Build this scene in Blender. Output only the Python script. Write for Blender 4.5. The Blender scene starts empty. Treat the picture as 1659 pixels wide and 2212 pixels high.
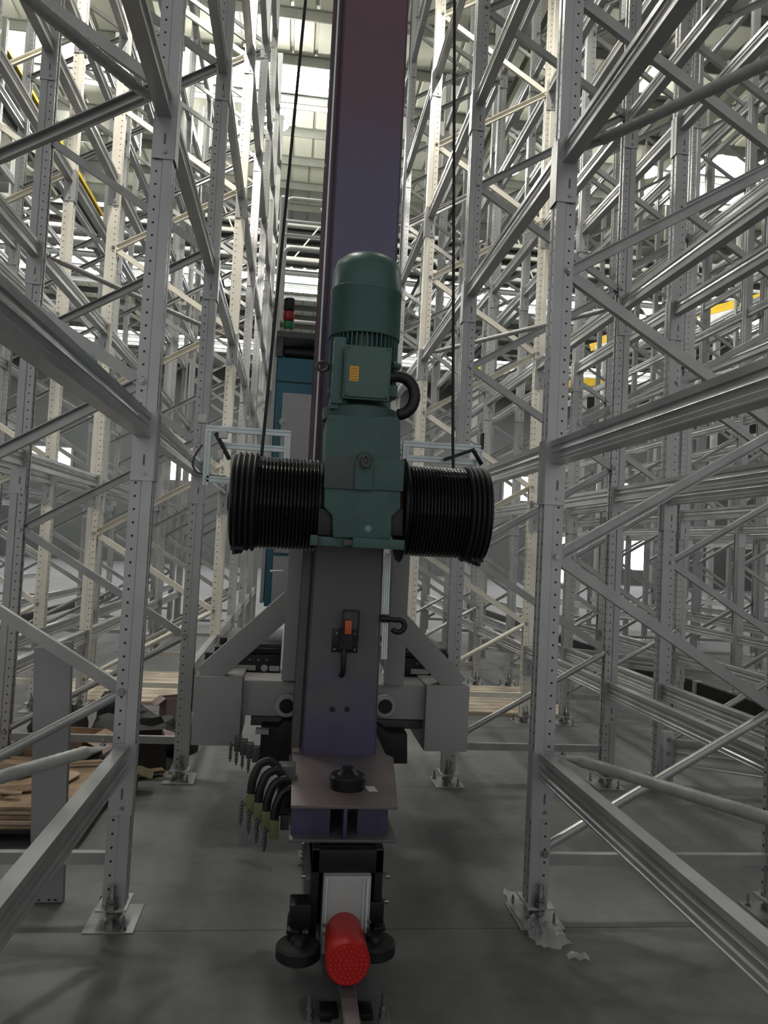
import bpy, bmesh, math, random
from math import sin, cos, pi, radians
from mathutils import Vector, Matrix
random.seed(7)
scn = bpy.context.scene
COL = scn.collection

# ------------------------------------------------------------------ camera
FPX, CX, CY, H = 1660.0, 829.5, 1106.0, 1.6
ROLL, PITCH, YAW = radians(2.92), radians(2.65), radians(6.8)
fwd = Vector((sin(YAW)*cos(PITCH), cos(YAW)*cos(PITCH), sin(PITCH)))
r0 = Vector((cos(YAW), -sin(YAW), 0)); u0 = r0.cross(fwd)
rgt = r0*cos(ROLL) + u0*sin(ROLL); upv = -r0*sin(ROLL) + u0*cos(ROLL)
EYE = Vector((0, 0, H))
cd = bpy.data.cameras.new('camera'); cam = bpy.data.objects.new('camera', cd); COL.objects.link(cam)
cd.sensor_fit = 'HORIZONTAL'; cd.sensor_width = 36.0; cd.lens = 36.0*FPX/1659.0
cd.clip_start = 0.05; cd.clip_end = 300
m3 = Matrix((rgt, upv, -fwd)).transposed()
cam.matrix_world = Matrix.Translation(EYE) @ m3.to_4x4()
scn.camera = cam

# ------------------------------------------------------------------ colour, world, render
scn.view_settings.view_transform = 'Standard'
try: scn.view_settings.look = 'None'
except Exception: pass
scn.view_settings.gamma = 1.0
scn.view_settings.use_curve_mapping = False
scn.view_settings.exposure = 0.0
w = bpy.data.worlds.new('world'); scn.world = w; w.use_nodes = True
w.node_tree.nodes['Background'].inputs[0].default_value = (0.98, 0.985, 1.0, 1)
w.node_tree.nodes['Background'].inputs[1].default_value = 0.52
LAMP_W = 210.0          # high-bay lamp power
SKYL = 9.0               # roof light panels
try:
    scn.cycles.use_denoising = True
    scn.cycles.max_bounces = 5; scn.cycles.diffuse_bounces = 3; scn.cycles.glossy_bounces = 3
    scn.cycles.transmission_bounces = 4; scn.cycles.transparent_max_bounces = 6
    scn.cycles.caustics_reflective = False; scn.cycles.caustics_refractive = False
    scn.cycles.sample_clamp_indirect = 4.0
except Exception: pass

# ------------------------------------------------------------------ maths helpers
def ray(px, py): return rgt*((px-CX)/FPX) - upv*((py-CY)/FPX) + fwd
def at(px, py, Y):                 # point of the place seen at a photo position, at depth Y
    d = ray(px, py); return EYE + d*(Y/d.y)
def atz(px, py, z=0.0):            # the same, at height z
    d = ray(px, py); return EYE + d*((z-H)/d.z)
def proj(p):
    d = Vector(p)-EYE; z = d.dot(fwd)
    if z < 0.05: return None
    return (CX+FPX*d.dot(rgt)/z, CY-FPX*d.dot(upv)/z, z)

# ------------------------------------------------------------------ materials
MATS = {}
def principled(name, col, rough=0.5, metal=0.0, noise=0.0, nscale=8.0, bump=0.0, bscale=60.0, emit=None, estr=0.0, alpha=1.0, col2=None, spec=None):
    m = bpy.data.materials.new(name); m.use_nodes = True
    nt = m.node_tree; N = nt.nodes; L = nt.links
    b = N['Principled BSDF']
    b.inputs['Base Color'].default_value = (*col, 1); b.inputs['Roughness'].default_value = rough
    b.inputs['Metallic'].default_value = metal
    if spec is not None: b.inputs['Specular IOR Level'].default_value = spec
    tc = N.new('ShaderNodeTexCoord')
    if noise > 0 or col2:
        nz = N.new('ShaderNodeTexNoise'); nz.inputs['Scale'].default_value = nscale; nz.inputs['Detail'].default_value = 5
        L.new(tc.outputs['Object'], nz.inputs['Vector'])
        rp = N.new('ShaderNodeValToRGB')
        c2 = col2 if col2 else tuple(min(1, c*(1+noise)) for c in col)
        c1 = col if col2 else tuple(c*(1-noise) for c in col)
        rp.color_ramp.elements[0].position = 0.35; rp.color_ramp.elements[1].position = 0.68
        rp.color_ramp.elements[0].color = (*c1, 1); rp.color_ramp.elements[1].color = (*c2, 1)
        L.new(nz.outputs['Fac'], rp.inputs['Fac']); L.new(rp.outputs['Color'], b.inputs['Base Color'])
    if bump > 0:
        nb = N.new('ShaderNodeTexNoise'); nb.inputs['Scale'].default_value = bscale; nb.inputs['Detail'].default_value = 4
        L.new(tc.outputs['Object'], nb.inputs['Vector'])
        bp = N.new('ShaderNodeBump'); bp.inputs['Strength'].default_value = bump; bp.inputs['Distance'].default_value = 0.004
        L.new(nb.outputs['Fac'], bp.inputs['Height']); L.new(bp.outputs['Normal'], b.inputs['Normal'])
    if emit:
        b.inputs['Emission Color'].default_value = (*emit, 1); b.inputs['Emission Strength'].default_value = estr
    b.inputs['Alpha'].default_value = alpha
    MATS[name] = m
    return m
principled('galvanised', (0.44, 0.445, 0.44), 0.34, 0.40, 0.10, 5.0)
principled('galvanised_beam', (0.44, 0.445, 0.44), 0.25, 0.38, 0.10, 4.0)
principled('galvanised_brace', (0.38, 0.385, 0.37), 0.32, 0.45, 0.10, 6.0)
principled('plate_steel', (0.30, 0.30, 0.295), 0.38, 0.45, 0.1, 9.0)
principled('zinc_bolt', (0.34, 0.34, 0.33), 0.28, 0.85, 0.15, 40)
principled('spiral_tube', (0.46, 0.46, 0.455), 0.45, 0.3, 0.1, 20, 0.3, 40)
principled('mast_paint', (0.045, 0.040, 0.058), 0.34, 0.0, 0.12, 2.0)
principled('mast_edge', (0.10, 0.055, 0.068), 0.28, 0.2, 0.1, 3.0)
principled('grey_steel', (0.14, 0.137, 0.14), 0.42, 0.3, 0.15, 5.0)
principled('indigo_steel', (0.062, 0.058, 0.11), 0.40, 0.1, 0.15, 5.0)
principled('green_paint', (0.056, 0.125, 0.108), 0.36, 0.0, 0.08, 6.0, 0.15, 90)
principled('green_cast', (0.050, 0.115, 0.100), 0.50, 0.0, 0.12, 8.0, 0.4, 120)
principled('dark_patch', (0.07, 0.08, 0.08), 0.5, 0.0, 0.05, 8)
principled('black_metal', (0.012, 0.012, 0.013), 0.38, 0.3, 0.2, 9)
principled('black_matt', (0.010, 0.010, 0.011), 0.62, 0.0, 0.2, 9)
principled('black_rubber', (0.008, 0.008, 0.009), 0.48)
principled('oiled_rope', (0.028, 0.028, 0.030), 0.14, 0.7, 0.2, 30)
principled('red_buffer', (0.46, 0.012, 0.008), 0.42, 0.0, 0.10, 10, spec=0.4)
principled('red_lit_dimple', (0.62, 0.05, 0.04), 0.35)
principled('red_lens', (0.35, 0.01, 0.01), 0.2)
principled('green_lens', (0.01, 0.20, 0.06), 0.2)
principled('orange_plastic', (0.55, 0.10, 0.02), 0.4)
principled('sticker_orange', (0.80, 0.42, 0.05), 0.6)
principled('sticker_print', (0.45, 0.18, 0.02), 0.6)
principled('aluminium', (0.72, 0.80, 0.80), 0.32, 0.25, 0.06, 20)
principled('carriage_paint', (0.36, 0.355, 0.35), 0.48, 0.0, 0.06, 2.5)
principled('teal_paint', (0.025, 0.15, 0.20), 0.42, 0.0, 0.08, 3.0)
principled('cabinet_grey', (0.42, 0.42, 0.43), 0.45, 0.0, 0.05, 2.0)
principled('frame_dark', (0.08, 0.08, 0.083), 0.45, 0.2, 0.1, 6)
principled('white_paint', (0.78, 0.78, 0.74), 0.38)
principled('silver_plate', (0.42, 0.44, 0.43), 0.42, 0.2, 0.08, 7)
principled('olive_box', (0.15, 0.16, 0.07), 0.5)
principled('cardboard', (0.36, 0.25, 0.16), 0.8, 0, 0.25, 9)
principled('cardboard_dark', (0.16, 0.10, 0.06), 0.8, 0, 0.3, 9)
principled('mauve_card', (0.24, 0.17, 0.17), 0.7, 0, 0.2, 7)
principled('plywood', (0.48, 0.35, 0.25), 0.7, 0, 0.25, 5)
principled('planks', (0.62, 0.52, 0.40), 0.6, 0, 0.2, 3)
principled('panel_steel', (0.27, 0.275, 0.27), 0.45, 0.15, 0.06, 2)
principled('purlin_steel', (0.17, 0.175, 0.155), 0.5, 0.2, 0.1, 3)
principled('rafter_steel', (0.10, 0.11, 0.085), 0.5, 0.1, 0.1, 2)
principled('yellow_paint', (0.72, 0.47, 0.03), 0.45, 0, 0.1, 4)
principled('curtain_dark', (0.035, 0.035, 0.036), 0.7, 0, 0.2, 1.2)
principled('lamp_shell', (0.5, 0.5, 0.48), 0.35, 0.5)
principled('lamp_lens', (1, 1, 1), 0.3, emit=(1.0, 0.99, 0.95), estr=22.0)
principled('rooflight', (0.9, 0.9, 0.9), 0.4, emit=(0.97, 0.99, 1.0), estr=SKYL)
principled('window_lit', (0.9, 0.9, 0.9), 0.4, emit=(0.96, 0.99, 0.97), estr=3.5)
principled('ceiling_sheet', (0.60, 0.61, 0.52), 0.45, 0.1, 0.08, 0.5)
principled('wall_sheet', (0.10, 0.105, 0.10), 0.5, 0.1, 0.1, 0.4)

def film_mat():
    m = principled('clear_film', (0.75, 0.76, 0.76), 0.15, 0, 0, alpha=0.38)
    return m
film_mat()
def red_dots(name='red_buffer_face'):
    m = principled(name, (0.46, 0.012, 0.008), 0.42)
    nt = m.node_tree; N = nt.nodes; L = nt.links
    tc = N.new('ShaderNodeTexCoord'); vo = N.new('ShaderNodeTexVoronoi'); vo.inputs['Scale'].default_value = 58
    vo.inputs['Randomness'].default_value = 0.25
    L.new(tc.outputs['Object'], vo.inputs['Vector'])
    rp = N.new('ShaderNodeValToRGB'); rp.color_ramp.elements[0].position = 0.18; rp.color_ramp.elements[1].position = 0.34
    rp.color_ramp.elements[0].color = (0.62, 0.06, 0.03, 1); rp.color_ramp.elements[1].color = (0.44, 0.010, 0.008, 1)
    L.new(vo.outputs['Distance'], rp.inputs['Fac']); L.new(rp.outputs['Color'], N['Principled BSDF'].inputs['Base Color'])
red_dots()
def concrete():
    m = bpy.data.materials.new('concrete_floor'); m.use_nodes = True; nt = m.node_tree; N = nt.nodes; L = nt.links
    b = N['Principled BSDF']; tc = N.new('ShaderNodeTexCoord')
    n1 = N.new('ShaderNodeTexNoise'); n1.inputs['Scale'].default_value = 0.9; n1.inputs['Detail'].default_value = 8; n1.inputs['Roughness'].default_value = 0.62
    n2 = N.new('ShaderNodeTexNoise'); n2.inputs['Scale'].default_value = 14; n2.inputs['Detail'].default_value = 6
    L.new(tc.outputs['Object'], n1.inputs['Vector']); L.new(tc.outputs['Object'], n2.inputs['Vector'])
    mx = N.new('ShaderNodeMix'); mx.data_type = 'FLOAT'; mx.inputs[0].default_value = 0.3
    L.new(n1.outputs['Fac'], mx.inputs[2]); L.new(n2.outputs['Fac'], mx.inputs[3])
    rp = N.new('ShaderNodeValToRGB'); e = rp.color_ramp.elements
    e[0].position = 0.36; e[0].color = (0.108, 0.108, 0.109, 1); e[1].position = 0.64; e[1].color = (0.178, 0.178, 0.179, 1)
    L.new(mx.outputs[0], rp.inputs['Fac']); L.new(rp.outputs['Color'], b.inputs['Base Color'])
    r2 = N.new('ShaderNodeMapRange'); r2.inputs['To Min'].default_value = 0.50; r2.inputs['To Max'].default_value = 0.72
    L.new(n1.outputs['Fac'], r2.inputs['Value']); L.new(r2.outputs[0], b.inputs['Roughness'])
    sp = N.new('ShaderNodeSeparateXYZ'); L.new(tc.outputs['Object'], sp.inputs[0])
    a1 = N.new('ShaderNodeMath'); a1.operation = 'MULTIPLY_ADD'; a1.inputs[1].default_value = 1/1.93; a1.inputs[2].default_value = -3.27/1.93; L.new(sp.outputs[1], a1.inputs[0])
    a2 = N.new('ShaderNodeMath'); a2.operation = 'FRACT'; L.new(a1.outputs[0], a2.inputs[0])
    a3 = N.new('ShaderNodeMath'); a3.operation = 'LESS_THAN'; a3.inputs[1].default_value = 0.004; L.new(a2.outputs[0], a3.inputs[0])
    mj = N.new('ShaderNodeMix'); mj.data_type = 'RGBA'; L.new(a3.outputs[0], mj.inputs[0]); L.new(rp.outputs['Color'], mj.inputs[6]); mj.inputs[7].default_value = (0.05, 0.05, 0.05, 1)
    L.new(mj.outputs[2], b.inputs['Base Color'])
    bp = N.new('ShaderNodeBump'); bp.inputs['Strength'].default_value = 0.12; bp.inputs['Distance'].default_value = 0.01
    L.new(n2.outputs['Fac'], bp.inputs['Height']); L.new(bp.outputs['Normal'], b.inputs['Normal'])
    MATS['concrete_floor'] = m
concrete()
def perforated(name='perforated_post', base=(0.45, 0.455, 0.45)):
    """galvanised post with punched holes: two columns on the aisle face, one on the side faces"""
    m = principled(name, base, 0.34, 0.35, 0.08, 4.0)
    nt = m.node_tree; N = nt.nodes; L = nt.links; b = N['Principled BSDF']
    src = b.inputs['Base Color'].links[0].from_socket
    tc = N.new('ShaderNodeTexCoord'); sp = N.new('ShaderNodeSeparateXYZ'); L.new(tc.outputs['Object'], sp.inputs[0])
    sn = N.new('ShaderNodeSeparateXYZ'); L.new(tc.outputs['Normal'], sn.inputs[0])
    def M(op, a, bb=None, c=None):
        n = N.new('ShaderNodeMath'); n.operation = op
        for i, v in enumerate((a, bb, c)):
            if v is None: continue
            if isinstance(v, (int, float)): n.inputs[i].default_value = v
            else: L.new(v, n.inputs[i])
        return n.outputs[0]
    zz = M('MULTIPLY', M('SUBTRACT', M('FRACT', M('DIVIDE', sp.outputs[2], 0.056)), 0.5), 0.056)
    def dot(u, r): return M('LESS_THAN', M('ADD', M('MULTIPLY', zz, zz), M('MULTIPLY', u, u)), r*r)
    ua = M('SUBTRACT', M('ABSOLUTE', sp.outputs[1]), 0.024)       # aisle face: y = +-0.024
    ub = M('SUBTRACT', M('ABSOLUTE', sp.outputs[0]), 0.022)
    facex = M('GREATER_THAN', M('ABSOLUTE', sn.outputs[0]), 0.7); facey = M('GREATER_THAN', M('ABSOLUTE', sn.outputs[1]), 0.7)
    side = M('GREATER_THAN', M('MULTIPLY', sp.outputs[0], 1.0), 0.0)
    fac = M('MAXIMUM', M('MULTIPLY', dot(ua, 0.0066), facex), M('MULTIPLY', M('MULTIPLY', dot(ub, 0.0052), facey), side))
    mx = N.new('ShaderNodeMix'); mx.data_type = 'RGBA'
    L.new(fac, mx.inputs[0]); L.new(src, mx.inputs[6]); mx.inputs[7].default_value = (0.02, 0.02, 0.02, 1)
    L.new(mx.outputs[2], b.inputs['Base Color'])
perforated()
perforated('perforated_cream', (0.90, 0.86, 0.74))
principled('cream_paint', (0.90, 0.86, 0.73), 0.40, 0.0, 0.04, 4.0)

# ------------------------------------------------------------------ mesh builder
class MB:
    def __init__(s): s.v = []; s.f = []; s.mi = []; s.cur = 0; s.sm = []
    def add(s, verts, faces, smooth=False):
        o = len(s.v); s.v += [tuple(p) for p in verts]
        for f in faces: s.f.append([i+o for i in f]); s.mi.append(s.cur); s.sm.append(smooth)
        return s
    def mat(s, i): s.cur = i; return s
    def box(s, a, b, M=None):
        x0, y0, z0 = a; x1, y1, z1 = b
        vs = [Vector(p) for p in ((x0,y0,z0),(x1,y0,z0),(x1,y1,z0),(x0,y1,z0),(x0,y0,z1),(x1,y0,z1),(x1,y1,z1),(x0,y1,z1))]
        if M: vs = [M @ p for p in vs]
        return s.add(vs, [(0,3,2,1),(4,5,6,7),(0,1,5,4),(1,2,6,5),(2,3,7,6),(3,0,4,7)])
    def cbox(s, c, d, M=None):
        return s.box((c[0]-d[0]/2, c[1]-d[1]/2, c[2]-d[2]/2), (c[0]+d[0]/2, c[1]+d[1]/2, c[2]+d[2]/2), M)
    def sweep(s, prof, p, q, up=(0,0,1), cap=True, smooth=False, prof2=None):
        """closed 2D profile (side, up) carried straight from p to q"""
        p = Vector(p); q = Vector(q); d = (q-p).normalized(); u = Vector(up); u = (u - d*u.dot(d)).normalized(); r = d.cross(u)
        n = len(prof); prof2 = prof2 or prof
        vs = [p + r*a + u*b for a, b in prof] + [q + r*a + u*b for a, b in prof2]
        fs = [(i, (i+1) % n, n+(i+1) % n, n+i) for i in range(n)]
        s.add(vs, fs, smooth)
        if cap: s.add(vs, [tuple(range(n))[::-1], tuple(range(n, 2*n))])
        return s
    def bar(s, p, q, w_, h_, up=(0,0,1)):
        return s.sweep([(-w_/2,-h_/2),(w_/2,-h_/2),(w_/2,h_/2),(-w_/2,h_/2)], p, q, up)
    def cyl(s, p, q, r, n=16, r2=None, cap=True):
        r2 = r if r2 is None else r2
        d = Vector(q)-Vector(p); up = (0,0,1) if abs(d.normalized().z) < 0.9 else (0,1,0)
        pr = [(r*cos(2*pi*i/n), r*sin(2*pi*i/n)) for i in range(n)]
        p2 = [(r2*cos(2*pi*i/n), r2*sin(2*pi*i/n)) for i in range(n)]
        return s.sweep(pr, p, q, up, cap, True, p2)
    def tube(s, pts, r, n=8, closed=False):
        pts = [Vector(p) for p in pts]; m = len(pts); vs = []; prev = None
        for i, p in enumerate(pts):
            if closed: t = (pts[(i+1) % m]-pts[i-1]).normalized()
            else: t = (pts[min(i+1, m-1)]-pts[max(i-1, 0)]).normalized()
            if prev is None:
                a = Vector((0,0,1)) if abs(t.z) < 0.9 else Vector((0,1,0))
            else: a = prev
            a = (a - t*a.dot(t)).normalized(); prev = a; b = t.cross(a)
            rr = r[i] if isinstance(r, (list, tuple)) else r
            vs += [p + a*rr*cos(2*pi*k/n) + b*rr*sin(2*pi*k/n) for k in range(n)]
        fs = []
        for i in range(m if closed else m-1):
            j = (i+1) % m
            for k in range(n): fs.append((i*n+k, i*n+(k+1) % n, j*n+(k+1) % n, j*n+k))
        s.add(vs, fs, True)
        if not closed: s.add(vs, [tuple(range(n))[::-1], tuple(range((m-1)*n, m*n))])
        return s
    def lathe(s, prof, o, axis=(0,0,1), n=32, smooth=True):
        """prof: (distance along axis, radius)"""
        ax = Vector(axis).normalized(); a = Vector((0,0,1)) if abs(ax.z) < 0.9 else Vector((1,0,0))
        a = (a-ax*a.dot(ax)).normalized(); b = ax.cross(a); o = Vector(o); vs = []
        for t, r in prof: vs += [o + ax*t + a*r*cos(2*pi*k/n) + b*r*sin(2*pi*k/n) for k in range(n)]
        fs = []
        for i in range(len(prof)-1):
            for k in range(n): fs.append((i*n+k, i*n+(k+1) % n, (i+1)*n+(k+1) % n, (i+1)*n+k))
        s.add(vs, fs, smooth)
        s.add(vs, [tuple(range(n))[::-1], tuple(range((len(prof)-1)*n, len(prof)*n))])
        return s
    def poly(s, pts, vec):
        """planar polygon (list of 3D points) extruded by vec"""
        n = len(pts); vec = Vector(vec); vs = [Vector(p) for p in pts] + [Vector(p)+vec for p in pts]
        s.add(vs, [(i, (i+1) % n, n+(i+1) % n, n+i) for i in range(n)])
        return s.add(vs, [tuple(range(n))[::-1], tuple(range(n, 2*n))])
    def nut(s, p, r, h, axis=(0,0,1)):
        return s.lathe([(0, r), (h, r)], p, axis, 6, False)
    def mesh(s, name, mats, bevel=0, angle=35):
        me = bpy.data.meshes.new(name)
        me.from_pydata(s.v, [], s.f)
        if isinstance(mats, str): mats = [mats]
        for m in mats: me.materials.append(MATS[m])
        me.polygons.foreach_set('material_index', s.mi)
        bm = bmesh.new(); bm.from_mesh(me)
        for f, sm in zip(bm.faces, s.sm): f.smooth = sm
        bmesh.ops.remove_doubles(bm, verts=bm.verts, dist=1e-5)
        bmesh.ops.recalc_face_normals(bm, faces=bm.faces)
        if bevel:
            ed = [e for e in bm.edges if len(e.link_faces) == 2 and e.calc_face_angle(0) > radians(angle)]
            bmesh.ops.bevel(bm, geom=ed, offset=bevel, segments=2, affect='EDGES', profile=0.6)
            for f in bm.faces: f.smooth = True
        bm.to_mesh(me); bm.free()
        try: me.set_sharp_from_angle(angle=radians(38))
        except Exception: pass
        return me
    def build(s, name, mats, parent=None, loc=None, bevel=0):
        return place(s.mesh(name, mats, bevel), name, parent, loc)
def place(me, name, parent=None, loc=None, rotz=0):
    o = bpy.data.objects.new(name, me); COL.objects.link(o)
    if parent: o.parent = parent
    if loc: o.location = loc
    if rotz: o.rotation_euler[2] = rotz
    return o
def tag(o, label, cat, group=None, kind='thing'):
    if label: o['label'] = label
    if cat: o['category'] = cat
    if group: o['group'] = group
    if kind: o['kind'] = kind
    return o
def thing(name, label, cat, loc=(0,0,0), group=None):
    o = bpy.data.objects.new(name, None); COL.objects.link(o); o.location = loc; o.empty_display_size = 0.1
    return tag(o, label, cat, group)
class Rel:
    """parts written in world coordinates, stored relative to their thing's base"""
    def __init__(s, root): s.r = root
    def part(s, name, mb, mats, bevel=0, parent=None, label=None):
        off = s.r.location
        mb.v = [(v[0]-off[0], v[1]-off[1], v[2]-off[2]) for v in mb.v]
        o = mb.build(name, mats, parent or s.r, None, bevel)
        if label: o['label'] = label
        return o
def struct(name, mb, mats, label=None, bevel=0):
    o = mb.build(name, mats, None, None, bevel); o['kind'] = 'structure'
    if label: o['label'] = label
    return o
ORD = ['zeroth','first','second','third','fourth','fifth','sixth','seventh','eighth','ninth','tenth','eleventh','twelfth','thirteenth',
       'fourteenth','fifteenth','sixteenth','seventeenth','eighteenth','nineteenth','twentieth','twenty-first','twenty-second','twenty-third','twenty-fourth','twenty-fifth',
       'twenty-sixth','twenty-seventh','twenty-eighth','twenty-ninth','thirtieth']

# ------------------------------------------------------------------ building shell
RZ = 12.0                 # underside of the roof sheets
YF = 47.0                 # far wall
XL, XR = -22.0, 30.0
Y0 = -7.0
mb = MB(); mb.box((XL, Y0, -0.2), (XR, YF, 0)); struct('floor', mb, 'concrete_floor')
STRIPS = [(16.4, 18.2, XL+1, 0.35), (18.0, 20.6, 8.6, XR-2), (29.0, 31.8, XL+1, XR-2), (40.0, 42.6, XL+1, XR-2)]
def roof():
    """sheet ribs run along the building; strips are cut out for the rooflights"""
    mb = MB()
    def panel(x0, x1, y0, y1):
        n = max(1, int((x1-x0)/0.5)); vs = []; fs = []
        dx = (x1-x0)/n; prof = []
        for i in range(n):
            a = x0+i*dx
            prof += [(a, 0), (a+dx*0.80, 0), (a+dx*0.85, 0.05), (a+dx*0.95, 0.05)]
        prof.append((x1, 0))
        for x, z in prof: vs += [(x, y0, RZ+z), (x, y1, RZ+z)]
        for i in range(len(prof)-1): fs.append((2*i, 2*i+1, 2*i+3, 2*i+2))
        mb.add(vs, fs)
    ys = sorted({Y0, YF} | {s[0] for s in STRIPS} | {s[1] for s in STRIPS})
    for a, b in zip(ys, ys[1:]):
        cuts = sorted((s[2], s[3]) for s in STRIPS if s[0] <= a+1e-6 and s[1] >= b-1e-6)
        x = XL
        for c0, c1 in cuts:
            if c0 > x: panel(x, c0, a, b)
            x = c1
        if x < XR: panel(x, XR, a, b)
    return mb
struct('ceiling', roof(), 'ceiling_sheet')
for i, (a, b, x0, x1) in enumerate(STRIPS):
    mb = MB(); mb.box((x0, a, RZ+0.02), (x1, b, RZ+0.05))
    struct('window_%d' % (i+1), mb, 'rooflight', 'white daylight strip in the roof')
mb = MB(); mb.box((XL, YF, 0), (XR, YF+0.2, RZ+0.2)); struct('wall_far', mb, 'wall_sheet')
mb = MB(); mb.box((XL-0.2, Y0, 0), (XL, YF, RZ+0.2)); struct('wall_left', mb, 'wall_sheet')
mb = MB(); mb.box((XR, Y0, 0), (XR+0.2, YF, RZ+0.2)); struct('wall_right', mb, 'wall_sheet')
# lit windows in the far wall, seen through the racks
for i, (x0, x1, z0, z1) in enumerate([(-17, -13, 5.0, 6.5), (-8, -5, 5.0, 6.5), (7, 10, 5.0, 6.5), (13, 16, 5.0, 6.5), (19, 22, 5.0, 6.5), (21, 23, 1.0, 3.4), (16.5, 17.5, 0, 3.0)]):
    mb = MB(); mb.box((x0, YF-0.06, z0), (x1, YF-0.02, z1)); mb.mat(1)
    mb.bar((x0, YF-0.1, z0), (x0, YF-0.1, z1), 0.15, 0.15, (0,1,0)); mb.bar((x1, YF-0.1, z0), (x1, YF-0.1, z1), 0.15, 0.15, (0,1,0))
    struct('window_%d' % (len(STRIPS)+i+1), mb, ['window_lit', 'purlin_steel'], 'bright window in the far wall')

# purlins: Z sections across the building, under the sheets
pur = MB(); pr = [(-0.035,-0.11),(0.0,-0.11),(0.0,0.09),(0.04,0.09),(0.04,0.11),(-0.02,0.11),(-0.02,-0.09),(-0.035,-0.09)]
pur.sweep(pr, (XL+0.3, 0, 0), (XR-0.3, 0, 0)); pur_me = pur.mesh('roof_purlin', 'purlin_steel')
k = 0; y = 4.5
while y < 44:
    o = place(pur_me, 'roof_purlin', None, (0, y, RZ-0.115)); k += 1
    tag(o, 'steel roof purlin spanning the hall, %s one counted from the camera' % (ORD[k] if k < 31 else 'last'), 'roof purlin', 'purlins under the roof'); y += 1.45
# rafters: I sections along the building
def ibeam(w_, h_, t=0.016):
    a, b = w_/2, h_/2; return [(-a,-b),(a,-b),(a,-b+t),(t/2,-b+t),(t/2,b-t),(a,b-t),(a,b),(-a,b),(-a,b-t),(-t/2,b-t),(-t/2,-b+t),(-a,-b+t)]
for x, lab in ((-15.0,'deep steel roof girder nearest the left wall'), (-7.2,'deep dark roof girder running lengthwise above the left racks'), (-3.3,'second dark roof girder left of the crane mast'),
               (4.3,'first deep roof girder to the right of the crane mast'), (8.6,'second deep roof girder right of the crane mast'), (12.0,'third deep roof girder right of the crane mast'), (19.5,'roof girder nearest the right wall')):
    mb = MB(); mb.sweep(ibeam(0.22, 0.46), (0, 0, 0), (0, YF-4.4, 0))
    o = mb.build('roof_girder', 'rafter_steel', None, (x, 4.0, RZ-0.46)); tag(o, lab, 'roof girder', 'lengthwise roof girders')
# roof bracing pipes up by the sheets
# dark curtain and white lattice girder hanging across the hall
YT = 23.0
mb = MB(); mb.box((XL+0.2, YT+0.5, 10.1), (XR-0.2, YT+0.56, 11.29)); o = mb.build('smoke_curtain', 'curtain_dark')
tag(o, 'dark curtain hanging across the hall under the roof', 'curtain')
tr = thing('lattice_girder', 'white lattice girder hanging across the hall before the dark curtain', 'roof girder', (0, YT, 10.15)); R = Rel(tr)
for z in (10.15, 10.5, 10.86, 11.22):
    mb = MB(); mb.cyl((XL+0.4, YT, z), (XR-0.4, YT, z), 0.065, 8); R.part('chord', mb, 'white_paint')
x = XL+0.6
while x < XR-1.5:
    for (xa_, za_, xb_, zb_) in ((x, 10.15, x+0.75, 11.22), (x+0.75, 11.78, x+1.5, 10.15)):
        mb = MB(); mb.bar((xa_, YT, za_), (xb_, YT, zb_), 0.04, 0.04, (0,1,0)); R.part('web_member', mb, 'white_paint')
    x += 3.0

# high-bay lamps
lp = MB(); lp.lathe([(0.0, 0.33), (0.02, 0.34), (0.25, 0.22), (0.34, 0.12), (0.36, 0.11), (0.60, 0.11), (0.62, 0.05), (0.9, 0.012)], (0,0,0), (0,0,1), 24)
shade_me = lp.mesh('lamp_shade', 'lamp_shell')
ll = MB(); ll.lathe([(-0.06, 0.05), (-0.05, 0.2), (-0.005, 0.315)], (0,0,0), (0,0,1), 24); lens_me = ll.mesh('lens', 'lamp_lens')
def lamp(x, y, z, label, W=LAMP_W, col=(1.0, 0.985, 0.88)):
    t = thing('high_bay_lamp', label, 'lamp', (x, y, z), 'high-bay lamps under the roof')
    place(shade_me, 'lamp_shade', t); o = place(lens_me, 'lens', t); o['label'] = 'glowing white lens'
    mb = MB(); mb.cyl((0,0,0.88), (0,0,RZ-z-0.0), 0.012, 6); mb.build('hanger_rod', 'lamp_shell', t)
    ld = bpy.data.lights.new('lamp_light', 'POINT'); ld.energy = W; ld.color = col; ld.shadow_soft_size = 0.2
    lo = bpy.data.objects.new('lamp_light', ld); COL.objects.link(lo); lo.parent = t; lo.location = (0, 0, -0.32)
p1 = atz(592, 268, 10.9); p2 = atz(1395, 372, 10.9)
lamp(p1.x, p1.y, 10.9, 'glowing high-bay lamp seen just left of the crane mast', 450)
lamp(p2.x, p2.y, 10.9, 'glowing high-bay lamp seen high among the right racks', 300)
cnt = {}
for x, y in [(-1.9, 5.9), (-1.9, 11.5), (-1.9, 18.0), (-6.5, 7.0), (-6.5, 13.0), (-6.5, 22.0), (-6.5, 34.0), (4.75, 8.0), (4.75, 18.0), (4.75, 30.0), (12.8, 12.0), (12.8, 28.0), (20.0, 18.0), (20.0, 36.0), (-16.0, 16.0), (-16.0, 34.0)]:
    cnt[x] = cnt.get(x, 0)+1
    nm = {-1.9:'over the racks left of crane', -6.5:'over the next aisle on the left', 4.75:'over the next aisle on the right', 12.8:'over the second aisle on the right', 20.0:'far over on the right', -16.0:'far over on the left'}[x]
    lamp(x, y, 11.0, 'round high-bay lamp %s, %s from the camera' % (nm, ORD[cnt[x]]), LAMP_W*(2.0 if x < 0 else 0.75)*(0.45 if y > 20 else 1.0))

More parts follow.
